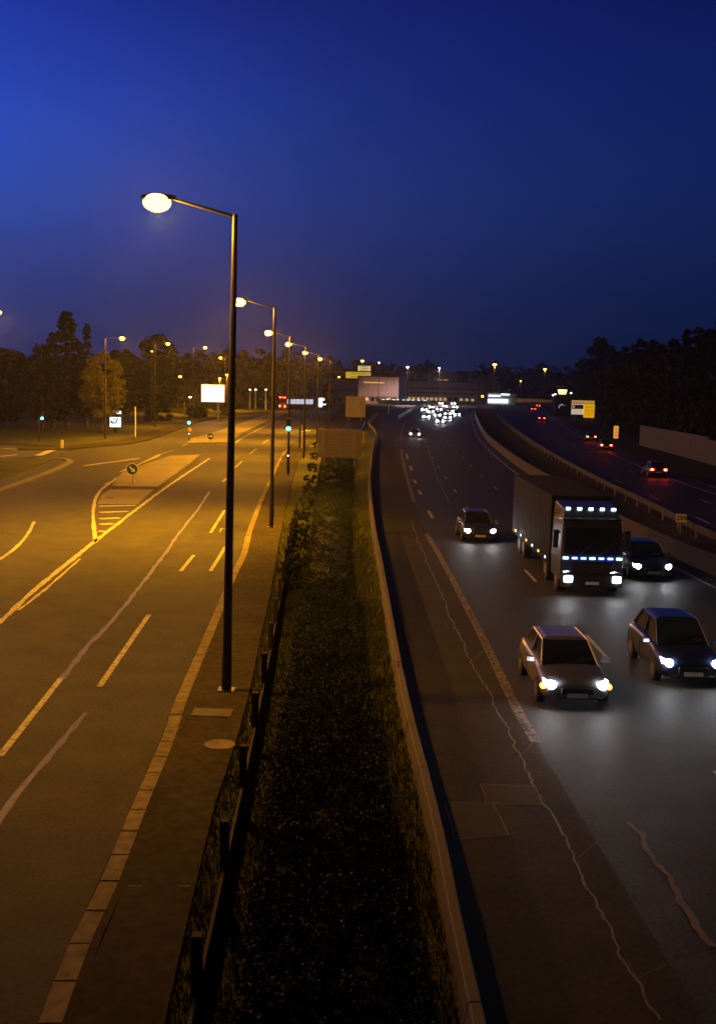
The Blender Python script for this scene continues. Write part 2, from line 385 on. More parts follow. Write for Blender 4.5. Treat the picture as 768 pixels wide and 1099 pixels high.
# painted wedge at the toe of the first island
struct(poly_sheet([(105, 541), (108, 532), (118, 525.5), (165, 525.5), (148, 541)], Z2).build('painted_wedge', M['island']))

# grass left of the avenue
def lawn(pix, z=.10):
    poly = [P(x, y) for x, y in pix]; o = MB().prism(poly, -.02, z).build('lawn', M['grass_ground']); struct(o, 'stuff')
    return poly
lawn([(-300, 540), (-60, 531), (0, 515), (20, 508), (56, 494.5), (0, 492.5), (-100, 494), (-260, 505)], .13)
ks = line([(-60, 545), (0, 528), (25, 519), (52, 509), (70, 501), (78, 496), (73, 493.5), (60, 493)]); struct(MB().sweep(ks, [(-.5, 0), (-.5, .12), (.1, .12), (.1, 0)]).build('kerb', M['kerb']))
lawn([(-300, 476), (0, 475.5), (66, 480), (110, 477.5), (150, 471), (196, 456), (196, 450), (100, 450), (-300, 452)], .10)
fp = line([(20, 483), (65, 482.8), (110, 479.5), (155, 473.5), (196, 459), (215, 452), (250, 446.5), (300, 440.5), (330, 437.5)])
struct(MB().sweep(fp, [(0, 0), (0, .12), (-3.2, .12), (-3.2, 0)]).build('pavement', M['pavement']))

# motorway
mw = struct(MB().strip([p + Vector((0, 0, Z1)) for p in barrier] + [P(407, 443) + Vector((0, 0, Z1)), P(425, 434) + Vector((0, 0, Z1)), P(470, 426.5) + Vector((0, 0, Z1))], [p + Vector((0, 0, Z1)) for p in median_l], 170).build('motorway', M['asphalt2'], recalc=False))
sh = MB(); nb = 150
sh.strip([p + Vector((0, 0, Z2)) for p in barrier if p.y < 150], [p + Vector((0, 0, Z2)) for p in edge_line if p.y < 150], nb)
sh.build('shoulder', M['shoulder'], mw, recalc=False)
mm = MB()
def seg_of(poly, y0, y1): return [p for p in poly if y0 <= p.y <= y1]
def ribbon_marks(poly, off, w, on, gap, mb, start=0, ymax=420, z=Z3):
    poly = offset(poly, off); L = [0]
    for a, b in zip(poly, poly[1:]): L.append(L[-1] + (b - a).length)
    s = start
    while s < L[-1] - on and at_len(poly, L, s).y < ymax:
        pts = [at_len(poly, L, s + on * k / 6) for k in range(7)]; mb.ribbon([p + Vector((0, 0, z)) for p in pts], -w / 2, w / 2); s += on + gap
# left edge line: long bars and gaps as in the photo
def between(ya, yb): 
    pts = seg_of(edge_line, P(384, ya).y, P(384, yb).y); return pts
for ya, yb in ((797, 566), (536, 478), (470, 446)):
    pts = [p + Vector((0, 0, Z3)) for p in between(ya + 3, yb + 3)]
    if len(pts) > 1: mm.ribbon(pts, -.13, .13)
mm.build('lane_marking', M['paint_worn'], mw, recalc=False)
mm = MB()
ribbon_marks(edge_line, 3.5, .13, 3, 10, mm, 6); ribbon_marks(edge_line, 7.0, .13, 3, 10, mm, 9)
for a, b in (((436, 487), (437.5, 493)), ((439.5, 500), (441.5, 505)), ((444, 515), (446, 519)), ((449, 526), (452, 531)), ((459, 548), (464, 556))): dash(a, b, .22, mm)
ml_in = offset(median_l, -1.0); mm.ribbon([p + Vector((0, 0, Z3)) for p in ml_in if p.y < 420], -.08, .08)
mm.build('lane_marking', M['paint'], mw, recalc=False)
tr = MB()
ck = [(706, 1095), (681, 1050), (653, 990), (615, 924), (584, 861), (559, 812), (531, 755), (506, 711), (490, 677), (472, 633), (456, 599), (441, 558)]
ragged(ck, .04, tr, jit=1.1, step=.16)
rs_ = random.Random(3)
for k in range(9):                           # fine branches off the long crack
    x, y = ck[rs_.randrange(1, 9)]; x += rs_.uniform(-4, 4); sd = rs_.choice((-1, 1)); ragged([(x, y), (x + sd * rs_.uniform(6, 14), y - rs_.uniform(2, 14)), (x + sd * rs_.uniform(14, 30), y - rs_.uniform(4, 26))], .009, tr, jit=1.2, step=.12)
ragged([(765, 1016), (737, 973), (702, 920), (688, 896), (675, 883)], .11, tr, jit=.45, step=.2)
ragged([(482, 540), (470, 515), (462, 492), (456, 470)], .08, tr, jit=.4)
tr.build('crack_seal', M['tar'], mw, recalc=False)
pt = MB()
for pix in ([(477, 862), (529, 863), (545, 897), (487, 902)], [(515, 842), (574, 845), (581, 864), (521, 862.5)]):
    pt.add([P(x, y) + Vector((0, 0, Z3)) for x, y in pix], [(0, 1, 2, 3)])
pt.build('repair_patch', M['patch'], mw)
po = MB()
for pix in ([(477, 862), (529, 863), (545, 897), (487, 902), (477, 862)], [(515, 842), (574, 845), (581, 864), (521, 862.5), (515, 842)]):
    for a, b in zip(pix, pix[1:]): ragged([a, ((a[0] + b[0]) / 2 + .6, (a[1] + b[1]) / 2), b],   .02, po, z=.016, jit=.5, step=.3)
po.build('patch_edge_seal', M['tar'], mw, recalc=False)
js = MB()
for (a, b) in (((449, 753), (537, 758)), ((420, 560), (450, 561)), ((404, 500), (431, 501)), ((430, 632), (468, 633)), ((477, 903), (487, 903)), ((405, 490), (428, 490))): dash(a, b, .07, js)
js.build('dark_joint', M['seam'], mw)
# the other carriageway
mf = struct(MB().strip([p + Vector((0, 0, Z1)) for p in far_l], [p + Vector((0, 0, Z1)) for p in far_r], 150).build('motorway', M['asphalt2'], recalc=False))
mm = MB()
for x0, y0, x1, y1 in ((602, 471, 605, 473), (614, 477, 617.5, 479), (629.5, 484.5, 634, 486.5), (649, 493.5, 654.5, 496), (674, 504.5, 680, 507.5), (707, 517.5, 716, 521.5), (751, 536, 763, 541),
                       (660, 514.5, 667, 518.5), (697, 531.5, 706, 536.5), (746, 555, 761, 562), (760, 521, 775, 527)): dash((x0, y0), (x1, y1), .16, mm)
mm.ribbon([p + Vector((0, 0, Z3)) for p in offset(far_r, -2.6)][10:], -.09, .09); mm.ribbon([p + Vector((0, 0, Z3)) for p in offset(far_l, .8)], -.08, .08)
mm.build('lane_marking', M['paint'], mf, recalc=False)

# ------------------------------------------------------------------ barriers
bw = empty('concrete_barrier'); tag(bw, 'long low concrete wall between the planted strip and the hard shoulder', 'barrier')
L = [0]
for a, b in zip(barrier, barrier[1:]): L.append(L[-1] + (b - a).length)
prof = [(-.26, 0), (-.2, .25), (-.09, .88), (-.07, .9), (.05, .9), (.07, .88), (.18, .2), (.22, 0)]
j1 = P(428, 711, .9); cut = min(range(len(barrier)), key=lambda i: (barrier[i] - Vector((j1.x, j1.y, 0))).length)
s0 = L[cut] % 8.0; s = s0 - 8.0
while s < L[-1] - .5:
    a, b = max(s, 0), min(s + 8 - .03, L[-1]); s += 8
    if b - a < .5: continue
    pts = [at_len(barrier, L, a + (b - a) * k / 8) for k in range(9)]
    MB().sweep(pts, prof).build('wall_panel', M['concrete'], bw)
rail = MB(); rp = line([(404, 466), (401, 460), (396, 455), (396, 452), (401, 447), (406, 443)], .75)
rail.sweep(rp, [(-.05, -.15), (.02, -.08), (-.02, 0), (.02, .08), (-.05, .15), (-.08, .15), (-.08, -.15)])
gr = rail.build('guard_rail', M['steel']); tag(gr, 'pale steel guard rail curling left past the end of the concrete wall', 'guard rail')
for p in rp[::8]: MB().box((p.x, p.y, .35), (.1, .12, .7)).build('post', M['steel'], gr)
rp = line([(427, 446), (436, 441), (448, 435.5), (460, 432), (476, 428)], .8)
gr = MB().sweep(rp, [(-.1, -.8), (-.15, .0), (-.05, .15), (.05, .15), (.15, -.8)]).build('guard_rail', M['concrete']); tag(gr, 'distant pale barrier curving along the motorway left edge behind the oncoming headlights', 'barrier')
mb_ = MB().sweep([p for p in offset(median_l, .35)], [(-.3, 0), (-.22, .25), (-.1, .85), (.1, .85), (.22, .25), (.3, 0)]).build('concrete_barrier', M['barrier_dark']); tag(mb_, 'brown low concrete barrier on the motorway median nearest the oncoming lanes', 'barrier')
mb_ = MB().sweep([p for p in offset(far_l, -.4)], [(-.05, .4), (.02, .5), (-.02, .6), (.02, .7), (-.05, .8), (-.1, .8), (-.1, .4)]).build('guard_rail', M['rail_dark']); tag(mb_, 'dark steel guard rail beside the departing carriageway of the motorway', 'guard rail')
for p in [p for p in offset(far_l, -.52) if p.y < 330][::4]: MB().box((p.x, p.y, .35), (.1, .1, .7)).build('post', M['steel'], mb_)

# ------------------------------------------------------------------ foliage
def leaves(centers, size, flat=0.0, aspect=.6):
    c = np.asarray(centers, dtype=float); n = len(c)
    d = rng.normal(size=(n, 3)); d[:, 2] *= (1 - flat); d /= np.linalg.norm(d, axis=1)[:, None]
    a = rng.normal(size=(n, 3)); b = np.cross(d, a); b /= np.linalg.norm(b, axis=1)[:, None]
    sz = size * rng.uniform(.55, 1.3, size=n)[:, None]
    v = np.stack([c - d * sz, c + b * sz * aspect, c + d * sz, c - b * sz * aspect], axis=1).reshape(-1, 3)
    return v
def quads_mesh(name, v, m):
    n = len(v) // 4; me = bpy.data.meshes.new(name); me.vertices.add(len(v)); me.vertices.foreach_set('co', v.ravel())
    me.loops.add(len(v)); me.loops.foreach_set('vertex_index', np.arange(len(v), dtype=np.int32))
    me.polygons.add(n); me.polygons.foreach_set('loop_start', np.arange(0, len(v), 4, dtype=np.int32)); me.polygons.foreach_set('loop_total', np.full(n, 4, dtype=np.int32))
    me.update(); me.validate(); me.materials.append(m); return me
def obj_me(name, me, parent=None):
    o = bpy.data.objects.new(name, me); C.objects.link(o); o.parent = parent; return o
def crown_points(hgt, rad, base, kind, n, clumps):
    pts = []
    for k in range(clumps):
        t = rng.uniform(0, 1)
        z = base + (hgt - base) * t
        if kind == 'pine': rr = rad * (1.0 - t) ** .8 * (.75 + .5 * rng.random()) + .25
        elif kind == 'column': rr = rad * (.55 + .45 * math.sin(math.pi * (.15 + .8 * t)))
        else: rr = rad * math.sqrt(max(.03, 1 - (2 * t - .95) ** 2)) 
        a = rng.uniform(0, 2 * math.pi); q = rr * math.sqrt(rng.uniform(.15, 1))
        cr_ = rad * rng.uniform(.16, .34) * (.6 if kind == 'pine' else 1)
        m = int(n / clumps); g_ = rng.normal(size=(m, 3)); g_ /= np.linalg.norm(g_, axis=1)[:, None]; g_ *= (rng.uniform(.2, 1, size=m) ** .6)[:, None] * cr_
        g_[:, 2] *= .7 if kind != 'pine' else .45
        pts.append(g_ + np.array([q * math.cos(a), q * math.sin(a), z]))
    return np.concatenate(pts)
def trunk_mesh(hgt, rad, base, r0_, limbs=9):
    m = MB(); top = Vector((random.uniform(-.3, .3), random.uniform(-.3, .3), hgt * .9))
    pts = [Vector((0, 0, -.2)), Vector((.05, .03, base * .6)), Vector((top.x * .4, top.y * .4, hgt * .5)), top]
    m.path(pts, [r0_ * 1.25, r0_ * .9, r0_ * .6, r0_ * .15])
    for i in range(limbs):
        t = random.uniform(.25, .8); a = random.uniform(0, 6.28); s_ = pts[1].lerp(top, t * .8)
        e = s_ + Vector((math.cos(a) * rad * .75, math.sin(a) * rad * .75, rad * random.uniform(.2, .8))); mid = s_.lerp(e, .5) + Vector((0, 0, -.15 * rad * .3))
        m.path([s_, mid, e], [r0_ * .4, r0_ * .25, r0_ * .06], 6)
    return m
def tree(base, hgt, rad, kind, m, label, cat='tree', n=5000, clumps=60, leaf=.16, low=.22, group=None, name='tree'):
    t = empty(name, base, random.uniform(0, 6)); tag(t, label, cat, group)
    trunk_mesh(hgt, rad, hgt * low, max(.12, hgt * .018)).build('trunk', M['bark'], t, smooth=True)
    obj_me('crown', quads_mesh('crown', leaves(crown_points(hgt, rad, hgt * low, kind, n, clumps), leaf), m), t); return t
def tree_px(bx, by, ty, wpx, kind, m, label, **kw):
    b = P(bx, by); top = PD(bx, ty, b.y).z; px_m = F / (b.y)
    return tree(b, top, wpx / 2 / px_m, kind, m, label, **kw)
tree_px(72, 459, 336, 62, 'pine', M['leaf_dark'], 'tall dark conifer with jagged top left of the orange-lit tree', name='pine_tree', n=16000, clumps=160, leaf=.25, low=.12)
tree_px(93, 458, 349, 26, 'pine', M['leaf_dark'], 'second dark conifer close against the right side of the tallest one', name='pine_tree', n=9000, clumps=110, leaf=.25, low=.1)
tree_px(57, 460, 357, 30, 'pine', M['leaf_dark'], 'third and shortest dark conifer at the left side of the tallest one', name='pine_tree', n=9000, clumps=110, leaf=.25, low=.1)
tree_px(46, 461, 372, 46, 'round', M['leaf_dark'], 'shorter dark bushy tree at the left foot of the tall conifer', n=9000, clumps=70, leaf=.22, low=.12)
tree_px(110, 466, 381, 46, 'round', M['leaf_yellow'], 'leafy tree lit yellow by the street lamp, beside the lit kiosk panel', n=14000, clumps=110, leaf=.15, low=.25)
tree_px(168, 452, 362, 54, 'round', M['leaf_dark'], 'large dark tree behind the tall slim post, centre of the left treeline', n=9000, clumps=90, leaf=.32, low=.15)
tree_px(8, 458, 378, 60, 'round', M['leaf_dark'], 'dark broad tree at the left edge behind the cyan signal', n=9000, clumps=80, leaf=.25, low=.1)
tree_px(127, 455, 376, 40, 'round', M['leaf_dark'], 'dark round tree filling the gap behind the yellow-lit tree', n=8000, clumps=70, leaf=.25, low=.15)
tree_px(352, 448, 409, 15, 'round', M['leaf_dark'], 'small dark street tree beside the lit white street panel', n=3000, clumps=30, leaf=.3, low=.2)
tree_px(640, 447, 366, 44, 'round', M['leaf_dark'], 'rounded dark tree standing out left of the black roadside wood', n=11000, clumps=120, leaf=.5, low=.1)
tree_px(545, 426, 399, 33, 'round', M['leaf_gold'], 'left of two round trees lit golden behind the motorway lamp', n=5000, clumps=50, leaf=.7, low=.1)
tree_px(580, 427, 398.5, 36, 'round', M['leaf_gold'], 'right of two round trees lit golden behind the motorway', n=5000, clumps=50, leaf=.7, low=.1)
tree_px(525, 427, 402, 22, 'round', M['leaf_gold'], 'small golden-lit tree beside the dark end of the long warehouse', n=3000, clumps=40, leaf=.6, low=.1)
# hedge-like shrubs along the left pavement
for i, (x, y, w, h_, lab) in enumerate(((212, 449, 22, 442 - 430, 'low round shrub below the white billboard, left one'), (240, 446, 26, 13, 'low spreading shrub right of the billboard post'), (170, 452, 30, 14, 'wide dark shrub under the large dark tree'))):
    b = P(x, y); s_ = b.y / F
    obj = obj_me('shrub', quads_mesh('shrub', leaves(crown_points(h_ * s_, w / 2 * s_, 0, 'round', 3500, 40), .2), M['leaf_dark'])); obj.location = b; tag(obj, lab, 'shrub', 'shrubs behind the left pavement')
# far woods read as masses
def wood(spec, m, name, leaf, per=1500):
    vs = []
    for (x, y, ty, w) in spec:
        b = P(x, y); top = PD(x, ty, b.y).z; s_ = b.y / F
        p = crown_points(top, w / 2 * s_, top * .04, 'round', per, 40); vs.append(leaves(p + np.array([b.x, b.y, 0]), leaf))
        q = rng.uniform(-1, 1, size=(per // 2, 3)) * np.array([w / 2 * s_, 4, top * .4]) + np.array([b.x, b.y + 3, top * .42]); vs.append(leaves(q, leaf * 1.5))
    return obj_me(name, quads_mesh(name, np.concatenate(vs), m))
spec = []
for k in range(34):
    x = -40 + k * 15 + random.uniform(-3, 3); prof_ = [(-60, 376), (0, 379), (60, 384), (130, 377), (200, 381), (255, 374), (300, 377), (340, 384), (400, 390), (460, 388), (520, 391)]
    for (xa, ya), (xb, yb) in zip(prof_, prof_[1:]):
        if xa <= x <= xb: ty = ya + (yb - ya) * (x - xa) / (xb - xa)
    spec.append((x, 428 + (x < 300) * 9 + x * .006, ty + random.uniform(-2.5, 4.5), 27))
wd = struct(wood(spec, M['leaf_dark'], 'distant_wood', .8), 'stuff'); wd['label'] = 'dark treeline along the horizon behind the road and warehouses'
spec = []
for k in range(10):
    x = 515 + k * 13; spec.append((x, 426.5 + k * .3, 392 + random.uniform(-3, 4), 24))
wd = struct(wood(spec, M['leaf_dark'], 'distant_wood', .8), 'stuff'); wd['label'] = 'dim trees behind the golden lit trees right of the warehouses'
spec = []
for k in range(30):
    x = 668 + k * 12 + random.uniform(-4, 4); u = (x - 668) / 340
    ty = 374 - 28 * min(1, max(0, (x - 668) / 100)) + random.uniform(-5, 5)
    if x > 700 and x<725: ty += 4
    spec.append((x, 462 + min(u * 40, 26), ty, 30)); 
    if k % 2 == 0: spec.append((x, 456 + u * 10, ty + 3, 34))
for x, ty in ((652, 384), (628, 392), (612, 398), (657, 378)): spec.append((x, 441, ty, 26))
wd = struct(wood(spec, M['leaf_dark'], 'roadside_wood', .45, 2200), 'stuff'); wd['label'] = 'black roadside wood right of the motorway behind the pale wall'

# ------------------------------------------------------------------ planted strip: clipped bed, timber fence, grass
strip_top = 1.15
bed_l = line([(262, 1099), (283, 930), (299, 820), (318, 700), (331, 600), (338, 545), (343, 505), (350, 480), (360, 462), (372, 448)], strip_top, near=-6)
bed_r = line([(455, 1099), (428, 960), (413, 860), (398, 770), (384, 700), (376, 600), (376, 545), (378, 505), (382, 480), (386, 462), (392, 448)], strip_top, near=-6)
nn = 120; a_ = resample([p for p in bed_l], nn); b_ = resample([p for p in bed_r], nn)
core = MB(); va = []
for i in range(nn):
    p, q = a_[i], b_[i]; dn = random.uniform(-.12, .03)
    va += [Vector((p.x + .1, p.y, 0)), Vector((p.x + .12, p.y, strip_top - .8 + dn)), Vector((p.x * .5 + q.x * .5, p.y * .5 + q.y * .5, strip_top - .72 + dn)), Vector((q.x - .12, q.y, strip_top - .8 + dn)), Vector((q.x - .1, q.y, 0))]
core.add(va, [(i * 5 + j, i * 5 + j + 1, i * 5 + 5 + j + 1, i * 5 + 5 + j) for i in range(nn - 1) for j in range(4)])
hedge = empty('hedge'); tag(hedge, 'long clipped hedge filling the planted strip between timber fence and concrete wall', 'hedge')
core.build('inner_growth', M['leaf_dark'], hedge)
pts = []
def mounds(i, p, q, dl, wd_, dirv):
    near_ = p.y < 40
    area = dl * wd_; k = max(1, int(area * (9 if near_ else 5)))
    per = int((330 if p.y < 24 else 200) if near_ else 70)
    for _ in range(k):
        u, v = random.random(), random.random(); wild = max(0, min(1, (34 - p.y) / 16))
        rr = random.uniform(.14, .30 + .12 * wild); c = p + (q - p) * u + dirv * (v - .5)
        edge = min(u, 1 - u) * wd_
        c.z = strip_top - rr - .05 - (.5 * wild + .12) * random.random() ** 2 - max(0, .22 - edge) * .9
        g_ = rng.normal(size=(per, 3)); g_ /= np.linalg.norm(g_, axis=1)[:, None]; g_[:, 2] = np.abs(g_[:, 2]) * 1.0 - .25
        pts.append(g_ * rr * (1 + rng.normal(size=(per, 1)) * .13) + np.array(c))
for i in range(nn - 1):
    p, q = (a_[i] + a_[i + 1]) / 2, (b_[i] + b_[i + 1]) / 2; dl = (a_[i + 1] - a_[i]).length; wd_ = (q - p).length; dirv = a_[i + 1] - a_[i]
    if p.y < 2 or p.y > 170: continue
    mounds(i, p, q, dl, wd_, dirv)
    dens = 500 if p.y < 40 else 120
    for side, off_ in ((p, -.02), (q, .02)):
        m = int(dl * dens); z = rng.random(m) ** .7 * (strip_top - .1); v = rng.random(m)
        s_ = np.array(side)[None] + np.array(dirv)[None] * (v[:, None] - .5) + rng.normal(size=(m, 3)) * .07 + np.array([off_, 0, 0])[None]; s_[:, 2] = z; pts.append(s_)
allp = np.concatenate(pts); print('hedge leaves', len(allp)); obj_me('foliage', quads_mesh('hedge_foliage', leaves(allp, .03, flat=-.8), M['leaf']), hedge)
# grass: verge between pavement and fence, and the slope beside the wall
def blades(n, size):
    global _bl
gp = []
walk_s = resample([p for p in walk_r if p.y < 130], 200); bar_s = resample([p for p in barrier if p.y < 130], 200); bed_ls = resample([p for p in bed_l if p.y < 130], 200); bed_rs = resample([p for p in bed_r if p.y < 130], 200)
def grass_between(A, B, dens, tall, z0=0.0, slope=0.0):
    for i in range(199):
        a, b, c = A[i], B[i], A[i + 1]
        if a.y > 75 or a.y < 5: continue
        w_ = abs(b.x - a.x); m = int(w_ * (c - a).length * dens * (1 if a.y < 40 else .4)); u, v = rng.random(m), rng.random(m)
        q = np.array(a)[None] * (1 - u[:, None]) + np.array(b)[None] * u[:, None] + np.array(c - a)[None] * v[:, None]; q[:, 2] = z0 + slope * u
        gp.append((q, tall))
grass_between(walk_s, bed_ls, 500, .16); grass_between(bed_rs, bar_s, 420, .2, slope=.5)
vv = []
for q, tall in gp:
    m = len(q)
    if not m: continue
    a = rng.uniform(0, 6.28, m); hx = np.cos(a) * .012; hy = np.sin(a) * .012; hh = tall * rng.uniform(.4, 1.2, m); lx = rng.normal(size=m) * .05; ly = rng.normal(size=m) * .05
    z = np.zeros(m)
    v = np.stack([q + np.stack([-hx, -hy, z], 1), q + np.stack([hx, hy, z], 1), q + np.stack([hx * .3 + lx, hy * .3 + ly, hh], 1), q + np.stack([-hx * .3 + lx, -hy * .3 + ly, hh], 1)], axis=1).reshape(-1, 3); vv.append(v)
o = obj_me('grass', quads_mesh('grass', np.concatenate(vv), M['grass_blade'])); struct(o, 'stuff'); o['label'] = 'rough grass on the narrow verges of the planted strip'
gg = MB().strip([p + Vector((0, 0, .03)) for p in walk_r if p.y < 200], [Vector((p.x, p.y, .03)) for p in bed_r if p.y < 200], 150).strip([Vector((p.x, p.y, .03)) for p in bed_r if p.y < 200], [p + Vector((-.12, 0, .5)) for p in barrier if p.y < 200], 150).build('verge', M['grass_ground'], recalc=False); struct(gg)

# timber fence
fence_top = 1.35
fpix = [(240, 880), (259, 814), (272.6, 750), (282, 711), (290, 673), (295.6, 645), (299.5, 624), (303.5, 605), (307, 589), (310, 575), (312.5, 563), (315, 553), (317, 544), (319, 536.5)]
fence = empty('timber_fence'); tag(fence, 'low fence of dark timber posts and boards between pavement and hedge', 'fence')
fpts = [P(x, y, fence_top) for x, y in fpix]; ys_ = np.array([p.y for p in fpts]); cf = np.polyfit(ys_, [p.x for p in fpts], 3); 
fpts = [Vector((float(np.polyval(cf, y)), y, fence_top)) for y in [ys_[0] + 3.55 * k for k in range(0, 14)]]; fpts = [fpts[0] + (fpts[0] - fpts[1]) * k for k in (2, 1)] + fpts
for p in fpts:
    MB().box((p.x, p.y, fence_top / 2), (.13, .15, fence_top)).build('post', M['timber'], fence, bevel=.01)
for a, b in zip(fpts, fpts[1:]):
    d = b - a; c = (a + b) / 2; bd = MB()
    for k in range(3): bd.box((c.x, c.y, .12 + k * .2), (d.length - .2, .05, .18), math.atan2(d.y, d.x))
    bd.build('board_panel', M['timber'], fence)
# leafy shrubs that hang over the fence, left of the hedge
hp = []
for i, (x, y) in enumerate([(304 + k * 2.3, 612 - k * 12.2) for k in range(12)]):
    b = P(x + 10, y, .9); q = crown_points(.75, .55, 0, 'round', 900, 16); hp.append(q + np.array([b.x, b.y, .55]))
o = obj_me('shrub', quads_mesh('shrub', leaves(np.concatenate(hp), .05), M['leaf'])); tag(o, 'row of loose leafy shrubs growing behind the far timber posts', 'shrubs')

# ------------------------------------------------------------------ street lamps
def lamp_proto(hgt, arm, rise, m_lens, r0_=.12, power=STREET_W, col=SODIUM, headlen=.75, name='street_lamp'):
    t = empty(name)
    MB().tube((0, 0, 0), (0, 0, .9), r0_ * 1.08, r0_ * 1.05, 16).tube((0, 0, .9), (0, 0, hgt), r0_, r0_ * .55, 16).build('pole', M['pole'], t, smooth=False)
    MB().box((0, 0, .015), (r0_ * 3.6, r0_ * 3.6, .03)).build('base_plate', M['pole'], t)
    MB().tube((0, 0, hgt - .06), (-arm, 0, hgt + rise), .05, .035, 10).build('arm', M['pole'], t)
    hd = MB(); x0, x1 = -arm + .1, -arm - headlen
    z = hgt + rise
    hd.add([(x0, -.07, z - .03), (x0, .07, z - .03), (x1, .15, z - .05), (x1, -.15, z - .05), (x0, -.05, z + .07), (x0, .05, z + .07), (x1, .08, z + .06), (x1, -.08, z + .06), ((x0 + x1) / 2, -.17, z - .05), ((x0 + x1) / 2, .17, z - .05), ((x0 + x1) / 2, -.1, z + .13), ((x0 + x1) / 2, .1, z + .13)],
           [(0, 1, 9, 8), (8, 9, 2, 3), (4, 5, 11, 10), (10, 11, 6, 7), (0, 4, 10, 8), (8, 10, 7, 3), (1, 5, 11, 9), (9, 11, 6, 2), (0, 1, 5, 4), (3, 2, 6, 7)])
    head = hd.build('lamp_head', M['pole'], t, bevel=.01)
    ln = MB(); cx_ = -arm - headlen * .5
    for k in range(5):                       # bowl of the lamp, a lens below the head
        pass
    bm = bmesh.new(); bmesh.ops.create_uvsphere(bm, u_segments=20, v_segments=12, radius=1); me = bpy.data.meshes.new('lens'); bm.to_mesh(me); bm.free(); me.materials.append(m_lens)
    ln = bpy.data.objects.new('lens', me); C.objects.link(ln); ln.parent = head; ln.location = (cx_, 0, z - .1); ln.scale = (headlen * .46, .25, .22)
    ld = bpy.data.lights.new('lamp_light', 'SPOT'); ld.energy = power; ld.color = col; ld.spot_size = R(150); ld.spot_blend = .9; ld.shadow_soft_size = .12
    lo = bpy.data.objects.new('lamp_light', ld); C.objects.link(lo); lo.parent = t; lo.location = (cx_, 0, z - .3); lo.rotation_euler.y = R(33)
    ld = bpy.data.lights.new('bowl_light', 'POINT'); ld.energy = power * .07; ld.color = col; ld.shadow_soft_size = .2
    lo = bpy.data.objects.new('bowl_light', ld); C.objects.link(lo); lo.parent = t; lo.location = (cx_, 0, z - .38)
    return t
near_lamps = [(243, 745, 'nearest and tallest street lamp, slim dark pole at the kerb of the avenue'),
              (291, 568, 'second street lamp from the camera on the planted strip side'),
              (309, 511, 'third street lamp in the row, with the green signal fixed low on it'),
              (326, 492.5, 'fourth street lamp in the row, behind the one carrying the signal'),
              (340, 476.5, 'fifth street lamp in the row, left of the grey sign back'),
              (353, 465, 'sixth street lamp in the row, beside the small dark street tree')]
proto = lamp_proto(12.0, 1.55, .33, M['sodium'])
for i, (x, y, lab) in enumerate(near_lamps):
    o = proto if i == 0 else copy_tree(proto); b = P(x, y); o.location = (b.x, b.y, .11 if i < 3 else .0); tag(o, lab, 'street lamp', 'street lamps in a row along the avenue')
    o.rotation_euler.z = R(-4 * i)
    for ch in o.children:
        if ch.type == 'LIGHT' and ch.data.type == 'SPOT': ch.data = ch.data.copy(); ch.data.energy = STREET_W * (.05, 1.9, 1.2, 1.7, 2.2, 2.4)[i]
b0 = P(243, 745); proto.rotation_euler.y = R(.4)
left_lamps = [(113, 472, 131, 363, 'left-side street lamp whose head shines above the yellow-lit tree'),
              (166, 459, 180, 369, 'left-side street lamp shining beside the slim post and dark tree'),
              (207, 452, 220, 373, 'left-side street lamp standing left of the white billboard'),
              (241, 446, 237, 384, 'left-side street lamp rising above the right edge of the white billboard'),
              (-14, 482, -2, 335, 'street lamp cut by the left edge of the view'),
             (-190, 600, -150, 225, 'street lamp left of the view that lights the near bend of the avenue')]
for (x, y, hx, hy, lab) in left_lamps:
    b = P(x, y); top = PD(hx, hy, b.y); arm = max(.5, abs(top.x - b.x) - .35)
    o = lamp_proto(top.z, arm, .1, M['sodium_far'], power=STREET_W * (1.0 if x > -50 else .85), headlen=.8); o.location = b
    if top.x > b.x: o.rotation_euler.z = math.pi
    tag(o, lab, 'street lamp', 'street lamps on the far side of the avenue')
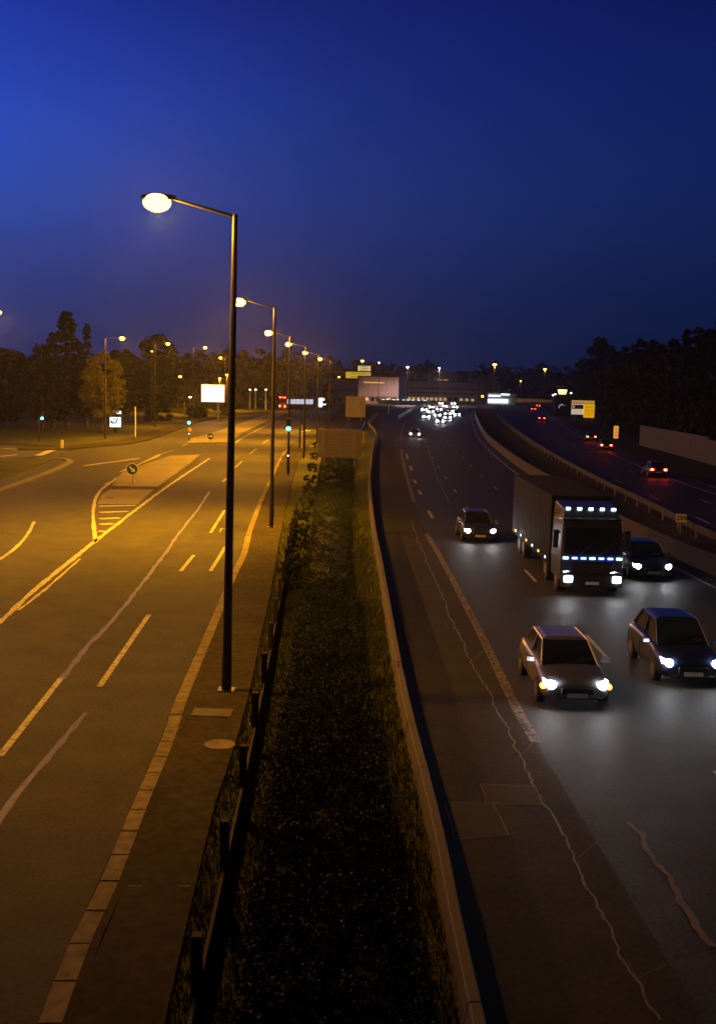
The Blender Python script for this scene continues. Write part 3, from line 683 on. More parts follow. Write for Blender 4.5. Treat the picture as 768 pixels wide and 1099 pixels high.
# posts with small lamps and bare posts, mast lamps along the motorway
small = [(163, 457, 377, M['sodium_far'], .18, 'tall slim lamp post with a tiny head in front of the dark tree', 0),
         (193, 444, 404, M['sodium_far'], .5, 'small orange lamp left of the white billboard, low in the trees', 3000),
         (235.5, 440, 406, M['sodium_far'], .45, 'small orange lamp just above the billboard, left of a pair', 3000),
         (243, 440, 402, M['sodium_far'], .45, 'small orange lamp above the billboard, right of a pair', 3000),
         (288, 438, 404.5, M['sodium_far'], .4, 'small orange lamp left of the bus, beyond the junction', 3000),
         (268, 439, 418, M['white_lamp'], .3, 'short pale post with white tip, leftmost of three beyond the junction', 0),
         (274, 439, 418, M['white_lamp'], .3, 'short pale post with white tip, middle of three beyond the junction', 0),
         (285, 440, 418, M['white_lamp'], .3, 'short pale post with white tip, rightmost of three beyond the junction', 0),
         (363, 433, 404.5, M['sodium_far'], .6, 'orange lamp left of the yellow direction sign', 5000),
         (387.5, 429, 387, M['sodium_far'], 1.1, 'bright orange lamp above the yellow direction sign', 9000),
         (419, 429, 404, M['white_lamp'], .6, 'white lamp on the warehouse forecourt, left of an orange one', 0),
         (426, 429, 404, M['sodium_far'], .6, 'orange lamp on the warehouse forecourt beside the blue panel', 9000),
         (529, 429.5, 391, M['sodium_far'], 1.7, 'bright orange motorway lamp above the golden trees, larger one', 22000),
         (583, 429.5, 396, M['sodium_far'], 1.4, 'bright orange motorway lamp right of the golden trees', 11000),
         (557.5, 428, 408.5, M['sodium_far'], .7, 'small orange lamp low between the golden trees', 5000),
         (405.5, 433.6, 389, M['white_lamp'], .4, 'faint white lamp in front of the treeline, leftmost of three', 220),
         (436, 434.4, 393.7, M['white_lamp'], .55, 'faint white lamp in front of the treeline, middle of three', 3500),
         (470, 434.8, 394.7, M['white_lamp'], .5, 'faint white lamp in front of the treeline, rightmost of three', 5000),
         (204, 444, 426, M['white_lamp'], .35, 'tiny pinkish lamp above the cyan signal left of the billboard', 0),
         (220, 437, 392, M['white_lamp'], .3, 'tiny white lamp high above the billboard', 0)]
for (x, y, ty, m_, r_, lab, pw) in small:
    b = P(x, y); top = PD(x, ty, b.y); t = empty('lamp_post', b)
    pr = .09 if b.y < 260 else .16
    MB().tube((0, 0, 0), (0, 0, top.z), pr, pr * .7, 8).build('pole', M['white_steel'] if 'pale post' in lab else M['pole'], t)
    hd = MB().box((0, 0, top.z + r_ * .35), (r_ * 2.2, r_ * 1.3, r_ * .3)).build('lamp_head', M['pole'], t)
    bm = bmesh.new(); bmesh.ops.create_uvsphere(bm, u_segments=14, v_segments=8, radius=r_ * .7); me = bpy.data.meshes.new('lens'); bm.to_mesh(me); bm.free(); me.materials.append(m_)
    ln = obj_me('lens', me, hd); ln.location = (0, 0, top.z - r_ * .1); ln.scale = (1.25, 1, .8)
    if pw:
        ld = bpy.data.lights.new('lamp_light', 'SPOT'); ld.energy = pw * 8; ld.color = SODIUM if m_ is not M['white_lamp'] else (1, .62, .55); ld.spot_size = R(165); ld.spot_blend = .5; ld.shadow_soft_size = .3
        lo = bpy.data.objects.new('lamp_light', ld); C.objects.link(lo); lo.parent = t; lo.location = (0, -.3, top.z - r_)
    tag(t, lab, 'lamp', 'small and distant lamps')
def bare_post(x, y, ty, m_, r_, lab, name='post'):
    b = P(x, y); top = PD(x, ty, b.y).z; o = MB().tube((0, 0, 0), (0, 0, top), r_, r_, 10).tube((0, 0, top), (0, 0, top + .04), r_ * 1.2, r_ * .6, 10).build(name, m_); o.location = b; tag(o, lab, 'post', 'bare posts'); return o
bare_post(145.5, 470, 437, M['white_steel'], .08, 'plain pale post on the left pavement right of the lit kiosk panel')
bare_post(67, 482, 472.5, M['white_steel'], .17, 'short thick pale bollard at the side road mouth', 'bollard')
bare_post(321.5, 480, 446, M['pole'], .12, 'dark bare post on the pavement between third and fourth lamps')
bare_post(323.5, 482, 457, M['white_steel'], .05, 'thin pale post close to the dark bare post near the third lamp')
bare_post(390, 500, 461, M['sign_yellow'], .05, 'thin yellowish post right of the large grey sign back') if False else None
b = P(390, 476); o = MB().box((0, 0, .75), (.14, .05, 1.5)).build('marker_post', M['sign_cream'].copy()); o.data.materials[0] = mat('yellow_marker', (.45, .33, .04), .6); o.location = b; tag(o, 'thin yellow marker post right of the large grey sign back', 'post')
b = P(416.5, 445.5); top = PD(416.5, 434, b.y).z; o = MB().tube((0, 0, 0), (0, 0, top), .16, .16, 10).build('bollard', M['white_steel']); o.location = b; tag(o, 'pale bollard where the slip lane leaves left of the motorway', 'bollard')
b = P(517, 437); t = empty('warning_lamp', b); MB().tube((0, 0, 0), (0, 0, 4.5), .12, .1, 8).build('pole', M['pole'], t); MB().tube((0, -.2, 4.7), (0, .2, 4.7), .5, .5, 16).build('lens', M['amber'], t); tag(t, 'round amber warning lamp at the dark end of the warehouse', 'lamp')
b = P(514, 444); o = MB().tube((0, 0, 0), (0, 0, 11), .2, .15, 10).build('mast', M['steel']); o.location = b; tag(o, 'plain grey mast in front of the dark warehouse end', 'mast')

# ------------------------------------------------------------------ traffic signals and signs
def signal(base, hz, lens_m, lab, small_=True, scale=1.0, pole=True, dx_=0):
    t = empty('traffic_signal', base)
    if pole: MB().tube((0, 0, 0), (0, 0, hz + .3), .06, .06, 10).build('pole', M['pole'] if lens_m is not M['drl'] else M['white_steel'], t)
    hd = MB().box((dx_, -.16, hz + .35), (.32, .24, 1.05)).build('signal_head', M['black'], t, bevel=.03)
    for k, m_ in ((2, M['black']), (1, M['black']), (0, lens_m)):
        MB().tube((dx_, -.30, hz + k * .33), (dx_, -.285, hz + k * .33), .13 * scale, .13 * scale, 20).build('lens', m_, hd)
        v = MB(); v.tube((dx_, -.42, hz + k * .33 + .02), (dx_, -.28, hz + k * .33), .155, .15, 16, cap=False); v.build('visor', M['black'], hd)
    if small_:
        h2 = MB().box((dx_, -.12, hz * .42 + .12), (.16, .14, .42)).build('repeater_head', M['black'], t, bevel=.02)
        MB().tube((dx_, -.205, hz * .42), (dx_, -.195, hz * .42), .05, .05, 14).build('lens', M['drl'], h2)
    ld = bpy.data.lights.new('signal_light', 'SPOT'); ld.energy = 900; ld.color = (.05, .8, 1); ld.spot_size = R(100); ld.spot_blend = 1; ld.shadow_soft_size = .1
    lo = bpy.data.objects.new('signal_light', ld); C.objects.link(lo); lo.parent = t; lo.location = (dx_, -.5, hz); lo.rotation_euler = (R(78), 0, 0)
    return t
b = P(309, 511); tag(signal(b + Vector((.0, -.26, .11)), 4.05, M['green_light'], '', scale=1.5, pole=False), 'traffic signal showing cyan-green, fixed to the third street lamp', 'traffic signal')
b = P(203, 474); o = signal(b, 2.55, M['green_light'], '', scale=1.6); tag(o, 'traffic signal showing bright cyan-green at the tip of the second island', 'traffic signal')
b = P(42.5, 474.5); o = signal(b, 3.0, M['green_light'], '', small_=False, scale=1.2, dx_=.45); tag(o, 'traffic signal showing cyan at the side road on the left', 'traffic signal')
b = P(198, 448); o = MB().tube((0, 0, 0), (0, 0, 3.4), .13, .13, 10).build('post', M['white_steel']); o.location = b; tag(o, 'pale post behind the cyan signal at the left pavement', 'post')
def disc(c, r_, th, name, m_, parent=None): return MB().tube((c[0], c[1] - th / 2, c[2]), (c[0], c[1] + th / 2, c[2]), r_, r_, 28).build(name, m_, parent)
def arrow_mesh(c, r_, ang):
    m = Matrix.Rotation(ang, 3, 'Y'); pts = [(-.65, -.12), (.1, -.12), (.1, -.42), (.7, 0), (.1, .42), (.1, .12), (-.65, .12)]
    v = [Vector(c) + m @ Vector((x * r_, 0, z * r_)) for x, z in pts]; v2 = [p + Vector((0, .006, 0)) for p in v]
    return MB().add(v + v2, [(0, 1, 5, 6), (2, 3, 4)] + [(7, 13, 12, 8), (9, 11, 10)])
def keep_sign(base, hz, r_, ang, lab):
    t = empty('keep_side_sign', base); MB().tube((0, .06, 0), (0, .06, hz), .035, .035, 8).build('pole', M['steel'], t)
    disc((0, 0, hz), r_, .02, 'rim', M['sign_white'], t); dsc = disc((0, -.016, hz), r_ * .9, .016, 'disc', M['sign_blue'], t); arrow_mesh((0, -.034, hz), r_ * .95, ang).build('arrow', M['sign_white'], dsc)
    tag(t, lab, 'road sign'); return t
keep_sign(P(142, 522), 1.3, .46, R(45), 'round blue sign with white arrow down-right on the nearer island')
keep_sign(P(226, 476), .95, .48, R(0), 'round blue sign with white arrow on the second island by the signal')
b = P(203.5, 475); t = empty('speed_sign', b + Vector((.1, -.45, 0))); MB().tube((0, .1, 0), (0, .1, 2.0), .03, .03, 8).build('pole', M['steel'], t)
disc((0, 0, 1.75), .34, .02, 'rim', mat('sign_red', (.5, .02, .02), .5), t); disc((0, -.016, 1.75), .26, .016, 'disc', M['sign_white'], t); tag(t, 'small round white sign with red rim under the second island signal', 'road sign')
# white billboard
b = P(234, 452); Yb = b.y; tl, br = PD(216.5, 413, Yb), PD(240.5, 431.5, Yb); w_, h_ = br.x - tl.x, tl.z - br.z; c = (tl + br) / 2
t = empty('billboard', (b.x, b.y, 0)); cx_ = c.x - b.x
MB().tube((0, .3, 0), (0, .3, br.z), .22, .2, 12).build('post', M['steel'], t)
MB().box((cx_, .2, c.z), (w_ + .35, .4, h_ + .35)).build('frame', M['steel'], t, bevel=.03)
MB().box((cx_, -.03, c.z), (w_, .04, h_)).build('poster', M['billboard_white'], t); tag(t, 'blank glowing white billboard on one post beside the avenue', 'billboard')
# kiosk panel beside the yellow-lit tree
b = P(125, 465); tl, br = PD(118, 447.5, b.y), PD(130, 458.5, b.y); c = (tl + br) / 2
t = empty('advertising_panel', b); cx_ = c.x - b.x; w_, h_ = br.x - tl.x, tl.z - br.z
MB().box((cx_, .1, c.z), (w_ + .25, .25, h_ + .3)).box((cx_, .1, br.z / 2), (.5, .2, br.z)).build('frame', M['pole'], t); pn = MB().box((cx_, -.04, c.z), (w_, .03, h_)).build('panel', M['panel_blue'], t)
sw = MB()
for x0, z0, x1, z1 in ((-.75, .15, -.45, -.2), (-.45, -.2, -.1, .1), (-.3, .35, .05, .45), (-.05, -.15, .3, .05), (.2, .1, .45, .5), (-.8, -.1, -.5, .2)):
    sw.tube((cx_ + x0 * w_ * .5, -.065, c.z + z0 * h_ * .8), (cx_ + x1 * w_ * .5, -.065, c.z + z1 * h_ * .8), .09, .07, 8)
sw.build('lettering', M['ink_blue'], pn); tl2 = PD(127, 441.5, b.y); MB().box((tl2.x - b.x, 0, tl2.z - .15), (.9, .1, .45)).build('top_light', M['panel_blue'], t)
tag(t, 'lit blue-white panel with dark blue squiggles below the yellow-lit tree', 'advertising panel')
# white lit street panel at the far junction
b = P(345.5, 441); t = empty('advertising_panel', b); tl, br = PD(341.5, 427, b.y), PD(349.2, 437, b.y); MB().box((0, .1, (tl.z + br.z) / 2), (br.x - tl.x + .4, .3, tl.z - br.z + .5)).box((0, .1, br.z / 2), (1.0, .2, br.z)).build('frame', M['pole'], t)
MB().box((0, -.08, (tl.z + br.z) / 2), (br.x - tl.x, .03, tl.z - br.z)).build('panel', M['billboard_white'], t); tag(t, 'small glowing white street panel at the far end of the avenue', 'advertising panel')
# big grey sign backs
def sign_back(x0, y0, x1, y1, basey, lab, legs, ribs=8):
    b = P((x0 + x1) / 2, basey); tl, br = PD(x0, y0, b.y), PD(x1, y1, b.y); w_, h_ = br.x - tl.x, tl.z - br.z; cx_ = (tl.x + br.x) / 2 - b.x; cz = (tl.z + br.z) / 2
    t = empty('direction_sign', b); MB().box((cx_, 0, cz), (w_, .04, h_)).build('panel', M['sign_back'], t)
    rb = MB()
    for k in range(ribs): rb.box((cx_, -.035, br.z + h_ * (k + .5) / ribs), (w_ - .06, .03, .03))
    rb.build('stiffener', M['steel'], t)
    for u in legs: MB().box((cx_ + w_ * (u - .5), -.08, (tl.z - .1) / 2), (.13, .06, tl.z - .1)).build('leg', M['sign_back'], t)
    tag(t, lab, 'road sign', 'backs of large direction signs'); return t
sign_back(341, 460, 387, 492, 512, 'large grey back of a road sign standing in the hedge', (.16, .86), 10)
sign_back(371, 425, 391.5, 448, 452, 'smaller grey back of a road sign beyond the large one', (.2, .8), 4)
# yellow direction sign
b = P(386, 431); Y_ = b.y; t = empty('direction_sign', b)
for (x0, y0, x1, y1, m_) in ((371, 399, 397.5, 410.5, M['sign_yellow']), (384, 392.5, 397.5, 398.3, M['sign_cream'])):
    tl, br = PD(x0, y0, Y_), PD(x1, y1, Y_); pn = MB().box(((tl.x + br.x) / 2 - b.x, 0, (tl.z + br.z) / 2), (br.x - tl.x, .1, tl.z - br.z)).build('panel', m_, t)
    ln = MB()
    for k in range(3):
        u = (k + .5) / 3; ln.box(((tl.x + br.x) / 2 - b.x + random.uniform(-.4, .4), -.07, tl.z + (br.z - tl.z) * u), ((br.x - tl.x) * .62, .03, .28))
    ln.build('lettering', mat('sign_print', (.16, .1, .03), .6), pn)
for x in (376, 393): q = PD(x, 410, Y_); MB().tube((q.x - b.x, .2, 0), (q.x - b.x, .2, q.z + 2), .15, .15, 8).build('leg', M['pole'], t)
tag(t, 'yellow-lit overhead direction sign with a paler panel on top', 'road sign')
# lit hoarding on the right
b = P(626, 452); Y_ = b.y; t = empty('hoarding', b); Y0 = 0
for (x0, y0, x1, y1, m_, nm) in ((613, 429.5, 637.5, 432.8, M['poster_tan'], 'header_panel'), (613, 433, 625.7, 445, M['poster_white'], 'white_panel'), (626, 433, 637, 448.5, M['poster_yellow'], 'yellow_panel')):
    tl, br = PD(x0, y0, Y_), PD(x1, y1, Y_); pn = MB().box(((tl.x + br.x) / 2 - b.x, 0, (tl.z + br.z) / 2), (br.x - tl.x, .2, tl.z - br.z - .01)).build(nm, m_, t)
    if nm == 'white_panel':
        a_1, a_2 = PD(613.3, 434.3, Y_), PD(625.4, 439, Y_); MB().box(((a_1.x + a_2.x) / 2 - b.x, -.13, (a_1.z + a_2.z) / 2), (a_2.x - a_1.x, .04, a_1.z - a_2.z)).build('green_band', M['poster_green'], pn)
        q = PD(615, 436.5, Y_); disc((q.x - b.x, -.18, q.z), .32, .04, 'emblem', M['poster_tan'], pn)
        q = PD(621, 436.8, Y_); MB().box((q.x - b.x, -.17, q.z), (1.0, .03, .18)).build('lettering', M['sign_white'], pn)
    if nm == 'yellow_panel':
        pr_ = MB(); 
        for k, ww in ((.25, .7), (.5, .8), (.75, .3)): pr_.box(((tl.x + br.x) / 2 - b.x, -.12, tl.z + (br.z - tl.z) * k), ((br.x - tl.x) * ww, .03, .1))
        pr_.build('lettering', mat('yellow_print', (.5, .22, .0), .6), pn)
for x in (616, 629, 635): q = PD(x, 446, Y_); MB().tube((q.x - b.x, .25, 0), (q.x - b.x, .25, q.z), .12, .12, 8).build('leg', M['steel'], t)
tag(t, 'lit hoarding right of the motorway, white left half and yellow right half', 'hoarding')
# dark shop building with its lit sign box and white logo
b = P(604, 446.5); Y_ = b.y; t = empty('shop_building', b)
tl, br = PD(596, 425, Y_), PD(612.5, 444, Y_); wl = MB().box(((tl.x + br.x) / 2 - b.x, 3, tl.z / 2), (br.x - tl.x, 6, tl.z)).build('wall', M['facade_dark'], t)
lg = MB(); prev = None
for k in range(10):
    a = R(200 - k * 14); q = PD(602.5, 436, Y_); p = Vector((q.x - b.x + math.cos(a) * .9, -.04, q.z + math.sin(a) * .9 - .3))
    if prev: lg.tube(prev, p, .16, .13, 6)
    prev = p
for k in range(4): q = PD(600.5 + k * 1.5, 435, Y_); lg.box((q.x - b.x + .2, -.04, q.z), (.14, .08, .3)); 
lg.build('logo', mat('logo_white', (.6, .6, .62), .5, emit=(.7, .7, .75), estr=.35), wl)
rf = PD(602.5, 414.8, Y_); MB().box((rf.x - b.x, 1.5, rf.z), (2.4, 3, .35)).build('canopy_roof', M['facade'], t)
a_1, a_2 = PD(598.4, 418, Y_), PD(608, 423.3, Y_); zc = (a_1.z + a_2.z) / 2; hw = (a_2.x - a_1.x) / 2; xc = (a_1.x + a_2.x) / 2 - b.x; hh = (a_1.z - a_2.z) / 2
MB().add([(xc - hw, 0, zc + hh), (xc + hw, 0, zc + hh), (xc + hw * .75, 0, zc - hh), (xc - hw * .75, 0, zc - hh), (xc - hw, .5, zc + hh), (xc + hw, .5, zc + hh), (xc + hw * .75, .5, zc - hh), (xc - hw * .75, .5, zc - hh)],
         [(0, 1, 2, 3), (4, 5, 6, 7), (0, 1, 5, 4), (1, 2, 6, 5), (2, 3, 7, 6), (3, 0, 4, 7)]).build('lit_sign_box', emi('yellow_light_box', (1, .75, .25), 2.2), t)
MB().tube((xc, 1, tl.z), (xc, 1, rf.z), .25, .25, 8).build('mast', M['pole'], t)
tag(t, 'dark shop front with a white swoosh logo and a lit yellow box on top', 'shop')
for x, y, lab in ((592.8, 424.2, 'tiny white floodlight left of the lit yellow box, left of two'), (595.4, 423.2, 'tiny white floodlight left of the lit yellow box, right of two'), (612.3, 421.8, 'tiny white floodlight right of the lit yellow box')):
    q = PD(x, y, Y_); t = empty('floodlight', (q.x, q.y, 0)); MB().tube((0, 0, 0), (0, 0, q.z), .08, .08, 8).build('pole', M['pole'], t); MB().box((0, -.1, q.z), (.38, .2, .3)).build('lens', M['white_lamp'], t); tag(t, lab, 'floodlight', 'floodlights at the dark shop')
# amber marker, small white sign
b = P(660, 475); tl, br = PD(657.8, 457, b.y), PD(661.8, 470.5, b.y); t = empty('lit_marker', b); MB().box((0, 0, br.z / 2), (.3, .25, br.z)).build('foot', M['pole'], t); MB().box((0, 0, (tl.z + br.z) / 2), (br.x - tl.x, .25, tl.z - br.z)).build('panel', M['amber_panel'], t)
mk_ = MB(); 
for k in range(3): mk_.box((0, -.14, br.z + (tl.z - br.z) * (k + 1) / 4), (.34, .02, .12))
mk_.build('lettering', mat('amber_print', (.3, .1, .0), .6), t); tag(t, 'narrow upright amber-lit marker beside the departing carriageway', 'marker')
b = P(728, 574); t = empty('distance_sign', b); tl, br = PD(725, 551.5, b.y), PD(736, 560.5, b.y); cx_, cz = (tl.x + br.x) / 2 - b.x, (tl.z + br.z) / 2
MB().tube((cx_, .06, 0), (cx_, .06, cz), .035, .035, 8).build('pole', M['steel'], t); pn = MB().box((cx_, 0, cz), (br.x - tl.x, .03, tl.z - br.z)).build('panel', M['sign_white'], t)
cu = bpy.data.curves.new('number', 'FONT'); cu.body = '204'; cu.size = (tl.z - br.z) * .8; cu.align_x = 'CENTER'; cu.align_y = 'CENTER'; cu.extrude = .004; cu.materials.append(M['black']); tt = bpy.data.objects.new('number', cu); C.objects.link(tt); bpy.context.view_layer.update(); me = bpy.data.meshes.new_from_object(tt); bpy.data.objects.remove(tt); me.name = 'number'; to = obj_me('number', me); to.parent = pn; to.location = (cx_, -.022, cz); to.rotation_euler = (R(90), 0, 0)
tag(t, 'small dim white number sign on the motorway median', 'road sign')

# pale panel wall at the right
wp = [P(686, 478), P(712, 484.5), P(740, 492), P(768, 500), P(800, 509), P(880, 530)]; t = empty('panel_wall'); tag(t, 'pale grey panel wall stepping down beside the right carriageway', 'wall')
L = [0]
for a, b in zip(wp, wp[1:]): L.append(L[-1] + (b - a).length)
s = 0
while s < L[-1] - 4:
    a = at_len(wp, L, s); b = at_len(wp, L, s + 3.96); d = b - a; c = (a + b) / 2; px_ = 384 + F * c.x / c.y
    hh = 3.05 if px_ < 755 else 2.75
    MB().box((c.x, c.y, hh / 2), (d.length, .18, hh), math.atan2(d.y, d.x)).build('panel', M['wall_pale'], t); s += 4

# ------------------------------------------------------------------ buildings at the far end
def building(x0, x1, ty, by, depth, lab, wall=M['facade'], bands=3, name='warehouse', extra=None, wins=0, wm=None):
    b = P((x0 + x1) / 2, by); tl, br = PD(x0, ty, b.y), PD(x1, by, b.y); w_, h_ = br.x - tl.x, tl.z; t = empty(name, b); cx_ = (tl.x + br.x) / 2 - b.x
    MB().box((cx_, depth / 2, h_ / 2), (w_, depth, h_)).build('wall', wall, t)
    MB().box((cx_, depth / 2, h_ + .2), (w_ + .5, depth + .5, .4)).build('roof', M['facade_dark'], t)
    if bands:
        m = MB()
        for k in range(bands): m.box((cx_, -.06, h_ * (.22 + .68 * k / bands)), (w_ * .94, .1, h_ * .09))
        m.build('cladding_band', M['facade_band'], t)
    for k in range(wins):
        u = (k + .5) / wins; m_ = wm if wm else random.choice([M['window_dark'], M['window_dark'], M['window_warm']])
        f = MB().box((cx_ + w_ * (u - .5) * .94, -.14, h_ * .16), (w_ / wins * .62, .12, h_ * .16)).build('window', M['facade_dark'], t); MB().box((cx_ + w_ * (u - .5) * .94, -.215, h_ * .16), (w_ / wins * .52, .02, h_ * .12)).build('pane', m_, f)
    tag(t, lab, 'building'); return t, b, cx_, w_, h_
t, b, cx_, w_, h_ = building(338, 384, 406, 434, 20, 'low brown warehouse behind the small lit panel and yellow sign', bands=2, wins=6)
t, b, cx_, w_, h_ = building(384, 427, 404, 433, 20, 'brown warehouse right of the yellow direction sign with a lit canopy', bands=1, wins=7)
MB().box((cx_ - 2, -.8, h_ * .78), (w_ * .5, 1.5, .5)).build('canopy', M['window_warm'], t)
t, b, cx_, w_, h_ = building(427.5, 434.5, 403.5, 432.5, 6, 'narrow deep blue building end between two warehouses', M['facade_blue'], 0, 'blue_kiosk')
t, b, cx_, w_, h_ = building(435, 512, 409, 432, 40, 'long warehouse with horizontal bands behind the oncoming headlights', bands=3, wins=12)
m = MB()
for k in range(9): m.box((cx_ - w_ * .44 + k * 2.4, -.3, 1.8), (1.5, .15, 1.5))
m.build('lit_opening', M['window_warm'], t)
t, b, cx_, w_, h_ = building(434, 490, 399, 429.5, 30, 'taller rear hall above the long banded warehouse', M['facade_band'], bands=2)
m = MB(); 
for k in range(5): m.box((cx_ - w_ * .2 + k * 4, -.2, h_ * .74), (3.0, .1, .5))
m.build('lit_window', M['window_warm'], t)
t, b, cx_, w_, h_ = building(491, 502, 399, 429.5, 12, 'dark tower block at the right end of the rear hall', M['facade_dark'], 0, 'tower')
t, b, cx_, w_, h_ = building(513, 523, 407, 433, 12, 'black gable end right of the long warehouse', M['facade_dark'], 0)
t, b, cx_, w_, h_ = building(523, 553, 422, 434, 12, 'low white-lit station building right of the motorway bend', mat('pale_wall', (.4, .45, .5), .7), 0, 'filling_station', wins=0)
MB().box((cx_, -1.2, h_ * .62), (w_ * .96, 2.4, .25)).build('canopy', mat('canopy_metal', (.3, .35, .4), .4), t)
for u, zz, ww, ss in ((-.15, .3, .7, .3), (-.28, .78, .4, .12), (.1, .92, .3, .1)): MB().box((cx_ + w_ * u, -2.45, h_ * zz), (w_ * ww, .05, h_ * ss)).build('lit_strip', emi('white_strip', (.9, .95, 1), 3.5), t)
b = P(458, 434.5); m = MB()
fb = empty('forecourt_lights', P(432, 434.5)); 
for k in range(9): MB().box((-9 + k * 2.3 + random.uniform(-.4, .4), 0, 2.2), (random.uniform(.7, 1.6), .2, .35)).build('lamp', M['window_cool'], fb)
MB().box((0, .2, 1.1), (22, .1, 2.2)).build('rail', M['facade_dark'], fb); tag(fb, 'row of small cold white lights in front of the blue building', 'lights')

# ------------------------------------------------------------------ vehicles
def car_paint(name, col, metal=.3): return mat(name, col, .32, metal=metal, coat=.6)
paints = {'dark grey': car_paint('dark_grey_paint', (.03, .032, .036)), 'black': car_paint('black_paint', (.008, .008, .009)), 'silver': car_paint('silver_paint', (.22, .23, .24), .6),
          'white': car_paint('white_paint', (.55, .55, .55), 0), 'dark blue': car_paint('blue_paint', (.012, .02, .06)), 'red': car_paint('red_paint', (.2, .012, .01), 0)}
def loft(stations, ring):
    vs = []; n = None
    for st in stations:
        r_ = ring(*st); n = len(r_); vs += r_
    m = MB(); k = len(stations)
    fs = [(i * n + j, i * n + j + 1, (i + 1) * n + j + 1, (i + 1) * n + j) for i in range(k - 1) for j in range(n - 1)]
    fs += [tuple(range(n)), tuple((k - 1) * n + j for j in range(n - 1, -1, -1))]
    fs += [(i * n, (i + 1) * n, (i + 1) * n + n - 1, i * n + n - 1) for i in range(k - 1)]
    return m.add(vs, fs)
def make_car(paint, lights='head', spots=True, tall=0, power=1100):
    t = empty('car')
    def ring(y, w, zb, zs, zt, wt):
        half = [(w * .88, zb), (w * .99, zb + .12), (w, (zb + zs) / 2), (w * .96, zs), (wt, zt), (wt * .5, zt + .02)]
        return [Vector((x, y, z)) for x, z in half] + [Vector((-x, y, z)) for x, z in reversed(half)]
    st = [(-2.12, .62, .32, .5, .56, .45), (-2.05, .78, .24, .58, .67, .55), (-1.85, .86, .2, .66, .76, .62), (-1.4, .89, .2, .74, .86, .68), (-1.0, .9, .2, .84, .93, .72), (0, .9, .2, .88, .95, .74),
          (1.2, .9, .2, .9, .97, .74), (1.8, .88, .22, .88, .96, .7), (2.0, .84, .28, .82, .9, .66), (2.1, .74, .36, .7, .76, .58)]
    st = [(y, w, zb, zs + tall * .3 * (z > -1.6 and 1 or 0), zt + tall * .3, wt) for (y, w, zb, zs, zt, wt) in st for z in (y,)]
    bd = loft(st, ring).build('body', paint, t, smooth=True); bd.modifiers.new('sub', 'SUBSURF').levels = 1; bd.modifiers['sub'].render_levels = 2
    h = tall * .3
    # greenhouse: glass box with body-colour roof and pillars
    g0 = [(-1.1, .74, .90 + h), (-.35, .60, 1.40 + tall), (1.15, .58, 1.40 + tall), (1.85, .66, .95 + h)]
    v = []
    for y, x, z in g0: v += [Vector((-x, y, z)), Vector((x, y, z))]
    bl = [Vector((-.78, .3, .9 + h)), Vector((.78, .3, .9 + h))]
    MB().add(v, [(0, 1, 3, 2), (4, 5, 7, 6), (2, 3, 5, 4), (0, 2, 4, 6), (1, 3, 5, 7), (0, 1, 7, 6)]).build('window', M['glass'], t, bevel=.03)
    rf = MB(); z = 1.41 + tall; rf.add([(-.6, -.36, z - .015), (.6, -.36, z - .015), (.58, 1.17, z - .015), (-.58, 1.17, z - .015), (-.48, -.2, z + .05), (.48, -.2, z + .05), (.47, 1.05, z + .05), (-.47, 1.05, z + .05)],
        [(4, 5, 6, 7), (0, 1, 5, 4), (1, 2, 6, 5), (2, 3, 7, 6), (3, 0, 4, 7), (0, 1, 2, 3)]); rf.build('roof', paint, t, smooth=False, bevel=.03)
    for s_ in (-1, 1):
        pl = MB(); pts_ = [Vector((s_ * x, y, z)) for y, x, z in g0]
        pl.tube(pts_[0], pts_[1], .035, .03, 6); pl.tube(pts_[1], pts_[2], .035, .035, 6); pl.tube(pts_[2], pts_[3], .05, .06, 6); pl.tube((s_ * .75, .35, .92 + h), (s_ * .6, .4, 1.39 + tall), .035, .03, 6)
        pl.build('pillar', paint, t)
    wl = []
    for sx_ in (-1, 1):
        for y in (-1.32, 1.28):
            a = MB().tube((sx_ * .70, y, .32), (sx_ * .915, y, .32), .32, .32, 24).build('wheel', M['rubber'], t, bevel=.03)
            rm = MB().tube((sx_ * .90, y, .32), (sx_ * .922, y, .32), .2, .19, 18)
            rm.build('rim', M['rim'], a)
    for sx_ in (-1, 1):
        MB().box((sx_ * 1.0, -.78, .98 + h), (.2, .12, .14)).tube((sx_ * .86, -.8, .93 + h), (sx_ * .95, -.8, .96 + h), .03, .03, 6).build('mirror', paint, t, bevel=.03)
        hx, hy, hz = sx_ * .66, -2.0, .66 + h
        a = MB().add([(sx_ * .50, -2.08, .56 + h), (sx_ * .82, -1.96, .58 + h), (sx_ * .84, -1.84, .70 + h), (sx_ * .50, -2.01, .66 + h), (sx_ * .50, -1.8, .56 + h), (sx_ * .78, -1.7, .58 + h), (sx_ * .80, -1.6, .70 + h), (sx_ * .50, -1.7, .67 + h)],
                     [(0, 1, 2, 3), (4, 5, 6, 7), (0, 1, 5, 4), (1, 2, 6, 5), (2, 3, 7, 6), (3, 0, 4, 7)]).build('headlight', M['chrome'] if lights == 'tail' else M['drl'], t, bevel=.01)
        if lights != 'tail':
            MB().tube((sx_ * .64, -2.085, .62 + h), (sx_ * .64, -2.0, .62 + h), .1, .1, 18).build('lens', M['head'], a)
        tlt = MB().box((sx_ * .62, 2.07, .78 + h), (.26, .12, .16)).build('taillight', M['tail'] if lights == 'tail' else M['tail_dim'], t, bevel=.02)
